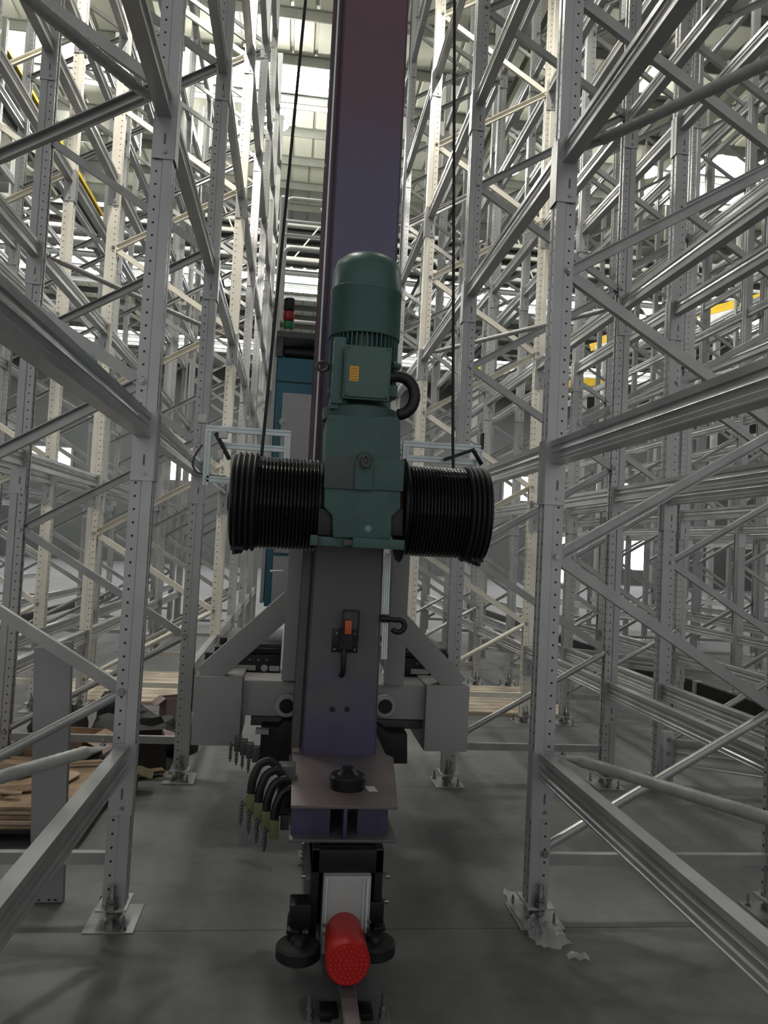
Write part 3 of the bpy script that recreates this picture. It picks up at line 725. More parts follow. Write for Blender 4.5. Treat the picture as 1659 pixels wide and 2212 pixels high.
def mast_tint():
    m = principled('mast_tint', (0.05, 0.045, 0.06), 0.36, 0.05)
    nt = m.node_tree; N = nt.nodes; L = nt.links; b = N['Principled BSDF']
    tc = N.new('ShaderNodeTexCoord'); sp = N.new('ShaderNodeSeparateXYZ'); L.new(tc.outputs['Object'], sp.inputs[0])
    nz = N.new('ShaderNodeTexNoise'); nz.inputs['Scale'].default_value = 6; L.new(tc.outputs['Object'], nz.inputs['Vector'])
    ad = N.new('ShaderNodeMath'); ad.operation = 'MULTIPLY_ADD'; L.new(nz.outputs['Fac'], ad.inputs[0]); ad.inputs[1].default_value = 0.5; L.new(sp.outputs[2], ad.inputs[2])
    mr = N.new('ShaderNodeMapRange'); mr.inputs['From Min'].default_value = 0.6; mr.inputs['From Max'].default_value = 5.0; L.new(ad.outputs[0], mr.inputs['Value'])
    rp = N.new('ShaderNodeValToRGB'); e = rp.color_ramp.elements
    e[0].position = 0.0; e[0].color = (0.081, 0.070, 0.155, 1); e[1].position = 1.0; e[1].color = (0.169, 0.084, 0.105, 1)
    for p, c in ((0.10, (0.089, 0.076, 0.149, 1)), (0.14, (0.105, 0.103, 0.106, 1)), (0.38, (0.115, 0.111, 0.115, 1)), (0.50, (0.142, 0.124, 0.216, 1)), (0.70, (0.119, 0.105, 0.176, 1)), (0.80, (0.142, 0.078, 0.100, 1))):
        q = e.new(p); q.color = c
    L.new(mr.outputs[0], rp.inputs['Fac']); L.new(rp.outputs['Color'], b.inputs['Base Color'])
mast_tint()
crane()

# ------------------------------------------------------------------ hoist winch on the mast
YW = 3.40; YG = 3.17
def winch():
    g = at(785, 1170, YG)
    t = thing('hoist_winch', 'green hoist gearmotor with black rope drums either side, mounted before the mast', 'winch', (g.x, YW, g.z)); R = Rel(t)
    G = lambda x, y: (at(x, y, YG).x, YG, at(x, y, YG).z)
    # housing outline seen from the front
    out = [G(706, 904), G(712, 897), G(858, 899), G(865, 908), G(866, 1098), G(846, 1117), G(845, 1165), G(719, 1161), G(718, 1114), G(700, 1095)]
    mb = MB(); mb.poly(out, (0, .40, 0)); R.part('gearbox', mb, 'green_cast', 0.008)
    a, b = G(706, 1022), G(868, 1028)
    mb = MB(); p, q = G(705, 985), G(766, 1058); mb.box((p[0]-.004, YG-.012, q[2]), (q[0], YG+.01, p[2])); p, q = G(803, 990), G(868, 1062); mb.mat(1).box((p[0], YG-.010, q[2]), (q[0]+.004, YG+.01, p[2]))
    R.part('cover_plate', mb, ['dark_patch', 'green_cast'], 0.003)
    p, q = G(768, 978), G(803, 1060)
    mb = MB(); cxx = (p[0]+q[0])/2; mb.lathe([(0, .036), (.022, .030)], (cxx, YG, p[2]-.03), (0,-1,0), 24); mb.box((p[0], YG-.02, q[2]), (q[0], YG+.01, p[2]-.03)); R.part('lug_boss', mb, 'green_cast', 0.003)
    mb = MB(); c = Vector((cxx+.004, YG-.035, p[2]-.035)); pts = [c+Vector((.020*cos(2*pi*i/16)*.75, .012*sin(2*pi*i/16), .024*sin(2*pi*i/16))) for i in range(16)]
    mb.tube(pts, .0085, 8, True); mb.cyl(c+Vector((0,.035,0)), c+Vector((0,.005,0)), .012, 12); R.part('eye_bolt', mb, 'frame_dark')
    # foot flange and notch
    p, q = G(686, 1158), G(872, 1188)
    mb = MB(); mb.box((p[0], YG-.02, q[2]), (G(735, 0)[0], YG+.46, p[2]+.004)); mb.box((G(823, 0)[0]+.0, YG-.02, q[2]), (q[0], YG+.46, p[2]+.002)); mb.box((G(735, 0)[0]-.001, YG+.02, q[2]), (G(823, 0)[0]+.001, YG+.46, p[2]))
    R.part('mounting_foot', mb, 'green_cast', 0.003)
    p, q = G(742, 1166), G(820, 1182); mb = MB(); mb.box((p[0], YG-.004, q[2]), (q[0], YG+.03, p[2])); R.part('foot_plate', mb, 'frame_dark', 0.002)
    mb = MB(); p = G(795, 1142); mb.lathe([(0, .014), (.003, .014), (.003, .009), (.006, .009)], (p[0], YG+.0, p[2]), (0,-1,0), 16, False); mb.nut((p[0], YG-.006, p[2]), .006, .003, (0,-1,0)); R.part('oil_plug', mb, 'silver_green')
    # side bearing blocks between gearbox and drums
    for x0, x1 in ((689, 719), (845, 872)):
        mb = MB(); p, q = G(x0, 1098), G(x1, 1158); mb.box((p[0], YG+.03, q[2]), (q[0], YG+.34, p[2])); R.part('bearing_block', mb, 'black_metal', 0.004)
    # motor: adapter, finned body, fan cover (vertical axis)
    xm = (at(716, 640, YW).x+at(866, 640, YW).x)/2; rm = (at(866, 640, YW).x-at(716, 640, YW).x)/2
    z1, z2, z3, z4 = at(790, 900, YW).z, at(790, 858, YW).z, at(790, 735, YW).z, at(790, 556, YW).z
    mb = MB(); mb.lathe([(-.03, rm+.012), (.02, rm+.012), (.03, rm-.01), (.045, rm-.03), (z2-z1-.02, rm-.03), (z2-z1, rm-.004), (z2-z1+.02, rm-.002)], (xm, YW, z1), (0,0,1), 40); R.part('motor_flange', mb, 'green_cast')
    mb = MB(); mb.cyl((xm, YW, z2), (xm, YW, z3+.03), rm-.028, 32)
    for i in range(44):
        an = 2*pi*i/44; d = Vector((cos(an), sin(an), 0)); c = Vector((xm, YW, 0))
        mb.bar(c+d*(rm-.016)+Vector((0,0,z2+.01)), c+d*(rm-.016)+Vector((0,0,z3+.028)), .005, .028, d)
    R.part('motor_body', mb, 'green_paint')
    hh = z4-z3
    mb = MB(); mb.lathe([(-.004, rm-.004), (-.004, rm+.002), (0, rm+.004), (hh*.52, rm+.002), (hh*.53, rm+.0045), (hh*.56, rm+.0045), (hh*.57, rm), (hh*.80, rm-.004), (hh*.90, rm-.018), (hh*.97, rm-.05), (hh, rm-.09)], (xm, YW, z3), (0,0,1), 56)
    R.part('fan_cover', mb, 'green_paint')
    # terminal box facing the aisle
    YT_ = YW-rm-.045
    p, q = at(750, 745, YT_), at(838, 862, YT_)
    mb = MB(); mb.box((p.x, YT_, q.z), (q.x, YT_+.08, p.z)); mb.box((p.x-.008, YT_+.012, q.z-.008), (q.x+.008, YT_+.03, p.z+.006)); tb = R.part('terminal_box', mb, 'green_box', 0.004)
    for x in (p.x+.008, q.x-.008):
        for z in (p.z-.008, q.z+.008):
            mb = MB(); mb.lathe([(0, .006), (.003, .005)], (x, YT_, z), (0,-1,0), 10); R.part('screw', mb, 'frame_dark', 0, tb)
    a, b = at(756, 790, YT_), at(774, 824, YT_)
    mb = MB(); mb.box((a.x, YT_-.0015, b.z), (b.x, YT_, a.z)); mb.mat(1)
    for i in range(5): mb.box((a.x+.003, YT_-.002, b.z+.006+i*.0115), (b.x-.003-(i % 3)*.003, YT_-.0015, b.z+.010+i*.0115))
    R.part('warning_sticker', mb, ['sticker_orange', 'sticker_print'], 0, tb, 'orange sticker with fine print')
    # side casting on the left of the motor with lifting eye
    p, q = at(722, 730, YW-.12), at(740, 875, YW-.12)
    mb = MB(); mb.box((p.x, YW-.15, q.z), (q.x, YW-.06, p.z)); mb.box((p.x-.005, YW-.13, q.z-.02), (q.x+.02, YW-.05, q.z+.03)); R.part('side_casting', mb, 'green_paint', 0.006)
    mb = MB(); p = at(838, 750, YW-.12); q = at(862, 860, YW-.12); mb.box((p.x, YW-.14, q.z), (q.x-.01, YW-.06, q.z+.05)); mb.cyl((p.x+.02, YW-.13, q.z+.09), (p.x+.055, YW-.10, q.z+.09), .018, 12); mb.cyl((p.x+.02, YW-.13, q.z+.14), (p.x+.055, YW-.10, q.z+.14), .016, 12); R.part('cable_gland', mb, 'green_cast', 0.003)
    c = at(696, 795, YW); mb = MB(); pts = [(c.x+.024*cos(2*pi*i/20), YW-.03, c.z+.020*sin(2*pi*i/20)) for i in range(20)]; mb.tube(pts, .0075, 8, True); mb.cyl((c.x+.02, YW, c.z), (c.x+.05, YW, c.z), .008, 10); R.part('lifting_eye', mb, 'frame_dark')
    c = at(868, 808, YW); mb = MB(); pts = [(c.x+.020*cos(2*pi*i/20), YW+.01*sin(2*pi*i/20), c.z+.012*sin(2*pi*i/20)) for i in range(20)]; mb.tube(pts, .005, 8, True); R.part('lifting_eye', mb, 'frame_dark')
    # power hose
    px = [(838, 816), (858, 812), (878, 818), (893, 835), (897, 858), (890, 880), (875, 893), (856, 897)]
    pts = []
    ctrl = [at(x, y, YW-.13) for x, y in px]
    for i in range(len(ctrl)-1):
        for j in range(5): pts.append(ctrl[i].lerp(ctrl[i+1], j/5))
    for _ in range(3): pts = [pts[0]]+[(pts[i-1]+pts[i]*2+pts[i+1])/4 for i in range(1, len(pts)-1)]+[pts[-1]]
    mb = MB(); mb.tube(pts, [.026 if i % 2 else .0245 for i in range(len(pts))], 14); mb.cyl(ctrl[0]-Vector((.03,0,0)), ctrl[0]+Vector((.012,0,0)), .024, 14); R.part('power_hose', mb, 'black_rubber')
    # rope drums
    zc = (at(600, 985, YW-.1).z+at(600, 1185, YW-.1).z)/2; rd = .198
    def drum(xa, xb, side):
        L_ = abs(xb-xa); sg = 1 if xb > xa else -1
        mb = MB(); mb.cyl((xa, YW, zc), (xb, YW, zc), rd-.012, 40); d = R.part('drum', mb, 'black_metal')
        prof = []; s0 = .008; n = 17; wl = (L_*.70)/n
        for i in range(n):
            for j in range(6):
                ph = pi*j/6; prof.append((s0+wl*(i+j/6), rd-.004+.0085*sin(ph)))
        mb = MB(); mb.lathe(prof, (xa, YW, zc), (sg,0,0), 72); R.part('rope_winding', mb, 'oiled_rope', 0, d)
        prof = []; s1 = s0+wl*n; n2 = 4; w2 = (L_-s1-.012)/n2
        for i in range(n2):
            for j in range(7):
                ph = pi*j/7; prof.append((s1+w2*(i+j/7), rd+.004+.014*sin(ph)))
        mb = MB(); mb.lathe(prof, (xa, YW, zc), (sg,0,0), 64)
        R.part('end_winding', mb, 'black_rubber', 0, d)
        mb = MB(); mb.lathe([(L_-.012, rd+.005), (L_-.004, rd+.008), (L_+.004, rd-.02), (L_+.004, .05), (L_+.02, .045)], (xa, YW, zc), (sg,0,0), 48); R.part('end_flange', mb, 'black_metal', 0, d)
        for an in (-105, -70):
            y, z = YW-.02+(rd+.008)*cos(radians(an))*.6, zc+(rd+.012)*sin(radians(an))
            mb = MB(); mb.cbox((xa+sg*(L_-.035), y, z), (.055, .05, .022)); mb.nut((xa+sg*(L_-.025), y, z-.012), .012, .016, (0,0,-1)); mb.nut((xa+sg*(L_-.045), y, z-.012), .010, .012, (0,0,-1)); R.part('rope_clamp', mb, 'black_metal', 0.003, d)
    Wx = lambda px: at(px, 1080, YW-.1).x
    drum(Wx(692), Wx(499), -1)
    drum(Wx(882), Wx(1057), 1)
    mb = MB(); x = Wx(876); mb.lathe([(0, rd+.030), (.010, rd+.036), (.022, rd+.018), (.026, rd-.03)], (x-.012, YW, zc+.0), (1,0,0), 48); R.part('inner_flange', mb, 'black_metal')
    mb = MB(); mb.lathe([(0, .11), (.012, .11)], (x-.02, YW, zc), (1,0,0), 32); R.part('brake_disc', mb, 'orange_rust', label='rust orange disc behind the flange')
    mb = MB(); mb.cyl((at(706, 1080, YW).x-.02, YW, zc), (Wx(692)+.004, YW, zc), .10, 28); mb.cyl((at(864, 1080, YW).x-.01, YW, zc), (x, YW, zc), .09, 28); R.part('output_shaft', mb, 'frame_dark')
    return zc, rd
principled('silver_green', (0.20, 0.30, 0.26), 0.4, 0.2)
principled('green_box', (0.070, 0.140, 0.120), 0.45, 0, 0.05, 6)
principled('orange_rust', (0.30, 0.09, 0.02), 0.6, 0, 0.2, 15)
ZC, RD = winch()
# hoist ropes going up to the mast head
def rope(px, dx_top, lab):
    p = at(px[0], px[1], YW+.05); q = at(px[2], 0, YW+.12)
    d = (q-p).normalized(); e = p + d*((11.0-p.z)/d.z)
    s = Vector((p.x, YW+.03, ZC+RD-.005))
    mb = MB(); mb.tube([s-Vector((e.x,e.y,0)), p+d*.1-Vector((e.x,e.y,0)), e-Vector((e.x,e.y,0))], .0072, 8)
    o = mb.build('hoist_rope', 'black_rubber', None, (e.x, e.y, 0)); tag(o, lab, 'rope', 'hoist ropes')
rope((565, 985, 660), 0, 'black wire rope rising from the left drum to the mast head')
rope((978, 1000, 982), 0, 'black wire rope rising from the right drum to the mast head')

# ------------------------------------------------------------------ load carriage behind the mast
YC = 4.28
def carriage():
    t = thing('load_carriage', 'pale grey load carriage with braced columns hanging behind the mast', 'load carriage', (CXR, YC+.3, at(700, 1620, YC).z)); R = Rel(t)
    A = lambda x, y, Y=YC: at(x, y, Y)
    for (x0, y0, x1, y1) in ((421, 1460, 516, 1612), (922, 1480, 1009, 1625)):
        p, q = A(x0, y0), A(x1, y1); mb = MB(); mb.box((p.x, YC, q.z), (q.x, YC+.55, p.z)); R.part('side_box', mb, 'carriage_paint', 0.006)
    p, q = A(512, 1470, YC+.05), A(926, 1560, YC+.05)
    mb = MB(); mb.box((p.x, YC+.05, q.z+.012), (q.x, YC+.45, p.z)); R.part('cross_beam', mb, 'carriage_paint', 0.004)
    zt = 1.88
    for (x0, x1, yb) in ((608, 652, 1470), (834, 872, 1480)):
        p, q = A(x0, yb), A(x1, yb); mb = MB(); a2 = A(x0+14, 1190); b2 = A(x1+8, 1190)
        mb.add([(p.x, YC-.01, p.z), (q.x, YC-.01, p.z), (q.x, YC+.14, p.z), (p.x, YC+.14, p.z), (p.x+.0, YC-.01, zt), (q.x, YC-.01, zt), (q.x, YC+.14, zt), (p.x, YC+.14, zt)], [(0,3,2,1),(4,5,6,7),(0,1,5,4),(1,2,6,5),(2,3,7,6),(3,0,4,7)])
        R.part('column', mb, 'carriage_paint', 0.006)
    for (x0, y0, x1, y1) in ((440, 1466, 632, 1306), (992, 1486, 848, 1338)):
        p, q = A(x0, y0), A(x1, y1); mb = MB(); mb.bar((p.x, YC+.07, p.z), (q.x, YC+.07, q.z+.02), .13, .085, (0,1,0)); R.part('diagonal_strut', mb, 'carriage_paint', 0.005)
    for (x, y) in ((619, 1527), (833, 1528)):
        p = A(x, y, YC-.03); mb = MB(); mb.lathe([(-.03, .064), (0, .064), (.004, .060), (.004, .050), (.012, .048), (.012, .040)], (p.x, YC+.02-.02, p.z), (0,-1,0), 32); b_ = R.part('bushing_ring', mb, 'silver_plate')
        mb = MB(); mb.lathe([(0, .040), (.004, .038)], (p.x, YC-.012, p.z), (0,-1,0), 28); R.part('bushing_cap', mb, 'black_metal', 0, b_)
    # dark chamfered underside and drive housings
    p, q = A(540, 1556), A(925, 1585); mb = MB(); mb.box((p.x, YC+.10, q.z), (q.x, YC+.4, p.z)); R.part('underside_tray', mb, 'frame_dark', 0.004)
    p, q = A(565, 1560), A(640, 1648); mb = MB(); mb.box((p.x, YC-.02, q.z), (q.x, YC+.26, p.z-.02)); mb.poly([A(585, 1640, YC-.03), A(585, 1588, YC-.03), A(612, 1560, YC-.03), A(640, 1556, YC-.03), A(640, 1648, YC-.03)], (0, .25, 0)); R.part('drive_motor', mb, 'black_matt', 0.006)
    mb = MB(); p, q = A(552, 1576, YC-.06), A(580, 1587, YC-.06); mb.box((p.x, YC-.06, q.z), (q.x, YC, p.z)); R.part('label_plate', mb, 'silver_plate')
    p, q = A(818, 1560), A(880, 1650); mb = MB(); mb.poly([A(812, 1565, YC-.05), A(840, 1585, YC-.05), A(880, 1585, YC-.05), A(880, 1650, YC-.05), A(842, 1650, YC-.05), A(812, 1600, YC-.05)], (0, .2, 0)); R.part('drive_cover', mb, 'black_matt', 0.004)
    mb = MB(); mb.box((.12, YM+.342, .75), (.43, YC+.02, .95)); R.part('guide_shoe', mb, 'frame_dark')
    mb = MB(); mb.box((.12, YM+.342, 1.66), (.43, YC+.02, 1.86)); R.part('guide_shoe', mb, 'frame_dark')
    mb = MB(); mb.box((-.02, YC, 1.74), (.60, YC+.1, 1.84)); R.part('head_beam', mb, 'carriage_paint')
    # silver rod
    p, q = A(583, 1234), A(612, 1234); mb = MB(); mb.cyl((p.x, YC, p.z), (q.x, YC, q.z), .006, 8); R.part('stub_rod', mb, 'aluminium')
carriage()
def fork(x0, x1, y0, lab):
    Y = 4.62
    p, q = at(x0, y0, Y), at(x1, y0+62, Y)
    t = thing('telescopic_fork', lab, 'fork', (p.x, Y, q.z), 'telescopic forks on the carriage'); R = Rel(t)
    mb = MB(); mb.box((p.x, Y, q.z), (q.x, Y+.9, q.z+.115)); R.part('lower_section', mb, 'black_metal', 0.003)
    mb = MB(); mb.box((p.x+.03, Y+.02, q.z+.118), (q.x, Y+.88, q.z+.15)); R.part('upper_section', mb, 'black_matt', 0.003)
    mb = MB(); mb.box((p.x+.07, Y+.06, q.z+.152), (q.x, Y+.86, q.z+.172)); R.part('top_section', mb, 'frame_dark', 0.003)
    mb = MB(); mb.box((p.x-.02, Y-.02, q.z+.05), (p.x+.04, Y+.08, q.z+.12)); R.part('end_stop', mb, 'black_rubber', 0.004)
    mb = MB(); mb.box((p.x+.06, Y-.02, q.z+.17), (p.x+.10, Y+.03, q.z+.21)); R.part('end_stop', mb, 'black_rubber', 0.004)
    mb = MB(); mb.box((p.x, Y-.006, q.z-.008), (q.x, Y+.01, q.z+.004)); R.part('edge_strip', mb, 'silver_plate')
    mb = MB(); L_ = q.x-p.x
    for i in range(4):
        mb = MB(); mb.lathe([(0, .006), (.003, .005)], (p.x+L_*(.45+.12*i), Y, q.z+.085), (0,-1,0), 8); R.part('screw', mb, 'zinc_bolt')
    mb = MB(); mb.lathe([(0, .021), (.004, .020), (.006, .010)], (p.x+L_*.78, Y, q.z+.037), (0,-1,0), 20); R.part('roller', mb, 'silver_plate')
    for f0, f1 in ((.35, .66), (.85, .99)):
        mb = MB(); mb.box((p.x+L_*f0, Y-.003, q.z+.022), (p.x+L_*f1, Y, q.z+.052)); R.part('nameplate', mb, 'silver_plate')
fork(452, 604, 1396, 'black telescopic fork showing left of the mast above the carriage beam')
fork(846, 968, 1404, 'black telescopic fork showing right of the mast above the carriage beam')

# power collectors hanging left of the crane
def collectors(px, py, Y, n, sx, sy, mat, lab, cable):
    p0 = at(px, py, Y); t = thing('power_collector', lab, 'power collector', (p0.x, Y, p0.z), 'power collectors'); R = Rel(t)
    if cable:
        a, b = at(602, 1655, Y+.02), at(632, 1790, Y+.02)
        mb = MB(); mb.box((a.x, Y+.02, b.z+.05), (b.x, Y+.10, a.z)); mb.box((a.x+.02, Y+.0, b.z), (b.x, Y+.1, b.z+.06)); R.part('bracket', mb, 'frame_dark', 0.003)
    for i in range(n):
        x, z, y = p0.x+sx*i, p0.z-sy*i, Y-.02*i
        mb = MB(); mb.box((x-.018, y-.02, z-.075), (x+.018, y+.03, z)); blk = R.part('collector_block', mb, mat, 0.003)
        mb = MB()
        for j in range(6): mb.lathe([(0, .008), (.004, .010), (.008, .008)], (x-.035, y, z-.05-.013*j), (0,0,1), 8)
        mb.cyl((x-.035, y, z-.13), (x-.035, y, z-.03), .004, 6); mb.bar((x-.035, y, z-.045), (x, y, z-.05), .008, .01); R.part('contact_spring', mb, 'zinc_dark', 0, blk)
        if cable:
            top = at(565+i*4, 1655+i*7, Y+.0)
            c = [Vector((x, y, z-.005)), Vector((x+.002, y, z+.05)), Vector((x+.025, y+.01, z+.115-.004*i)), Vector((x+.07, y+.02, z+.13-.003*i)), Vector((x+.115-.02*i, y+.03, z+.09)), Vector((x+.13-.028*i, y+.04, z+.02))]
            pts = []
            for a_ in range(len(c)-1):
                for b_ in range(4): pts.append(c[a_].lerp(c[a_+1], b_/4))
            for _ in range(2): pts = [pts[0]]+[(pts[k_-1]+pts[k_]*2+pts[k_+1])/4 for k_ in range(1, len(pts)-1)]+[pts[-1]]
            mb = MB(); mb.tube(pts, .017, 8); R.part('cable', mb, 'black_rubber', 0, blk)
principled('zinc_dark', (0.12, 0.12, 0.12), 0.35, 0.7)
collectors(542, 1713, 3.25, 4, .034, .028, 'olive_box', 'bundle of olive power collectors with black looped cables beside the crane foot', True)
collectors(515, 1590, 4.05, 4, .032, .012, 'frame_dark', 'cluster of dark power collectors with springs under the carriage', False)

# ------------------------------------------------------------------ electrical cabinet, signal tower, ladder
def cabinet():
    Y = 5.05; A = lambda x, y: at(x, y, Y)
    p, q = A(592, 770), A(578, 1310); x0 = (p.x+q.x)/2; x1 = x0+.62
    t = thing('electrical_cabinet', 'teal control cabinet with grey door behind the crane mast', 'cabinet', (x0, Y, q.z)); R = Rel(t)
    mb = MB(); mb.box((x0, Y, q.z), (x1, Y+.45, p.z)); R.part('body', mb, 'teal_paint', 0.004)
    mb = MB(); zt = A(600, 848).z; mb.box((x0+.045, Y-.018, q.z+.35), (x1-.05, Y, zt)); d = R.part('door', mb, 'cabinet_grey', 0.004)
    mb = MB(); mb.box((x0+.045, Y-.018, q.z+.03), (x1-.05, Y, q.z+.33)); R.part('lower_panel', mb, 'cabinet_grey', 0.004)
    mb = MB(); c = A(612, 912); mb.lathe([(0, .027), (.004, .027), (.004, .018), (.008, .016), (.010, .008)], (c.x, Y-.018, c.z), (0,-1,0), 20); R.part('lock', mb, 'silver_plate', 0, d)
    mb = MB(); mb.box((x0, Y-.003, p.z-.165), (x1, Y, p.z-.158)); R.part('seam', mb, 'black_matt')
    mb = MB(); mb.box((x0-.028, Y, q.z+.02), (x0-.004, Y+.3, p.z+.12)); R.part('side_rail', mb, 'silver_plate', 0.002)
    f = A(592, 715)
    mb = MB(); mb.box((x0-.015, Y-.02, f.z-.04), (x1, Y+.5, f.z)); mb.box((x0-.015, Y-.02, p.z), (x0+.03, Y+.5, f.z-.04)); mb.box((x0+.25, Y-.02, p.z), (x0+.285, Y+.5, f.z-.04)); R.part('top_frame', mb, 'frame_dark', 0.003)
    mb = MB(); mb.cyl((x0+.04, Y+.06, p.z+.045), (x0+.245, Y+.06, p.z+.045), .042, 24); mb.cyl((x0+.07, Y+.06, p.z+.045), (x0+.075, Y+.06, p.z+.045), .045, 24); mb.cyl((x0+.15, Y+.06, p.z+.045), (x0+.155, Y+.06, p.z+.045), .045, 24); R.part('cable_roll', mb, 'black_metal')
    mb = MB(); mb.box((x0+.30, Y+.1, .11), (x0+.36, Y+.3, q.z)); mb.box((x0+.5, Y+.1, .11), (x0+.56, Y+.3, q.z)); R.part('support_leg', mb, 'frame_dark')
    return x0, Y, f.z
CX0, CYY, CZT = cabinet()
def tower():
    c = at(623, 700, CYY+.12); x, y, z = c.x, CYY+.12, CZT
    t = thing('signal_tower', 'small red and green signal tower with black cap on the cabinet frame', 'signal light', (x, y, z)); R = Rel(t)
    h = at(623, 645, CYY+.12).z-z
    mb = MB(); mb.lathe([(0, .028), (.01, .028), (.012, .020), (h*.2, .020)], (x, y, z), (0,0,1), 20); R.part('base', mb, 'silver_plate')
    for a, b, m, nm in ((.2, .40, 'green_lens', 'green_lamp'), (.41, .66, 'red_lens', 'red_lamp'), (.67, 1.0, 'black_metal', 'cap')):
        mb = MB(); mb.lathe([(h*a, .032), (h*(a+.02), .036), (h*(b-.02), .036), (h*b, .031)], (x, y, z), (0,0,1), 24); R.part(nm, mb, m)
tower()
def ladder():
    Y = 5.5; A = lambda x, y: at(x, y, Y)
    p0 = A(612, 700); t = thing('access_ladder', 'white tubular safety cage standing above the teal cabinet', 'ladder', (p0.x, Y, CZT)); R = Rel(t)
    def hoop(x0, y0, x1, y1, Yh):
        a = at(x0, y0, Yh); b = at(x1, y1, Yh); r = .05; z1 = a.z; pts = [Vector((a.x, Yh, b.z)), Vector((a.x, Yh, z1-r))]
        for i in range(1, 7): pts.append(Vector((a.x+r-r*cos(pi/2*i/6), Yh, z1-r+r*sin(pi/2*i/6))))
        pts += [Vector((b.x-r, Yh, z1))]
        for i in range(1, 7): pts.append(Vector((b.x-r+r*sin(pi/2*i/6), Yh, z1-r+r*cos(pi/2*i/6))))
        pts += [Vector((b.x, Yh, b.z))]
        mb = MB(); mb.tube(pts, .016, 10); R.part('hoop', mb, 'white_paint')
        return a, b
    a, b = hoop(615, 535, 692, 700, Y); hoop(620, 428, 700, 700, Y+.25)
    for y in (470, 500, 690):
        p, q = at(612, y-6, Y), at(720, y+2, Y); mb = MB(); mb.cyl((p.x, Y+.1, p.z), (q.x, Y+.1, p.z), .014, 8); R.part('rung', mb, 'white_paint')
    p, q = at(608, 428, Y-.2), at(596, 720, Y-.2); mb = MB(); mb.cyl((q.x, Y-.2, q.z-.4), (q.x+.0, Y-.2, p.z), .022, 12); mb.lathe([(0,.022),(.012,.018),(.02,.006)], (q.x, Y-.2, p.z), (0,0,1), 12); R.part('pole', mb, 'white_paint')
    q = at(690, 700, Y); mb = MB(); mb.box((CX0+.0, Y-.25, CZT+.001), (CX0+.45, Y+.3, CZT+.02)); R.part('foot_deck', mb, 'frame_dark')
ladder()

# ------------------------------------------------------------------ aluminium sensor frames over the drums
def alframe(side):
    Y = 3.66; A = lambda x, y: at(x, y, Y)
    if side < 0: tl, tr, mid, bot = A(452, 920), A(622, 937), A(500, 962), A(443, 1048)
    else: tl, tr, mid, bot = A(877, 953), A(1036, 966), A(877, 988), A(1036, 1000)
    lab = 'aluminium sensor frame behind the %s rope drum' % ('left' if side < 0 else 'right')
    t = thing('sensor_frame', lab, 'sensor frame', (tl.x, Y, tr.z), 'aluminium profile frames by the drums'); R = Rel(t)
    pr = [(-.014,-.014),(-.004,-.014),(-.004,-.008),(.004,-.008),(.004,-.014),(.014,-.014),(.014,-.004),(.009,-.004),(.009,.004),(.014,.004),(.014,.014),(.004,.014),(.004,.008),(-.004,.008),(-.004,.014),(-.014,.014),(-.014,.004),(-.009,.004),(-.009,-.004),(-.014,-.004)]
    def prof(p, q):
        mb = MB(); mb.sweep(pr, p, q, (0,1,0)); R.part('profile', mb, 'aluminium')
    z1, z2 = tl.z-.012, mid.z
    prof((tl.x-.014, Y, z1), (tr.x+.014, Y, z1)); prof((tl.x+.0 if side > 0 else tl.x+.05, Y+.03, z2), (tr.x, Y+.03, z2))
    prof((tl.x, Y-.0, z1-.014), (tl.x, Y, z2-.14 if side > 0 else bot.z)); prof((tr.x, Y, z1-.014), (tr.x, Y, z2-.13))
    if side < 0:
        prof((tl.x, Y, bot.z+.03), (tl.x+.14, Y, bot.z+.03))
        p = at(475, 945, Y-.03)
        mb = MB(); mb.bar((p.x-.02, Y-.03, p.z+.02), (p.x+.05, Y-.03, p.z-.10), .02, .02, (0,1,0)); R.part('sensor_arm', mb, 'black_metal', .002)
        mb = MB(); mb.box((p.x-.005, Y-.05, p.z-.005), (p.x+.035, Y-.02, p.z+.035)); R.part('sensor', mb, 'white_paint', .003)
        mb = MB(); mb.box((p.x-.005, Y-.05, p.z-.10), (p.x+.02, Y-.02, p.z-.06)); R.part('sensor', mb, 'white_paint', .003)
        q = at(438, 905, Y); mb = MB(); mb.box((q.x-.02, Y-.02, q.z-.02), (q.x+.02, Y+.02, q.z+.02)); R.part('corner_cap', mb, 'white_paint', .003)
        c = [at(437, 960, Y), at(420, 985, Y), at(415, 1005, Y), at(425, 1022, Y), at(460, 1028, Y), at(498, 1030, Y)]; pts = []
        for i in range(len(c)-1):
            for j in range(4): pts.append(c[i].lerp(c[i+1], j/4))
        for _ in range(2): pts = [pts[0]]+[(pts[i-1]+pts[i]*2+pts[i+1])/4 for i in range(1, len(pts)-1)]+[pts[-1]]
        mb = MB(); mb.tube(pts, .005, 6); R.part('cable', mb, 'frame_dark')
    else:
        p = at(1018, 985, Y); mb = MB(); mb.bar((p.x-.14, Y-.02, p.z-.03), (p.x+.01, Y-.02, p.z+.03), .016, .02, (0,1,0)); mb.cyl((p.x, Y-.02, p.z+.03), (p.x+.05, Y-.02, p.z-.04), .01, 8); R.part('sensor_arm', mb, 'black_metal', .002)
        q = at(1042, 950, Y); mb = MB(); mb.box((q.x-.006, Y-.02, q.z-.05), (q.x+.004, Y+.02, q.z+.03)); R.part('corner_cap', mb, 'black_metal')
alframe(-1); alframe(1)

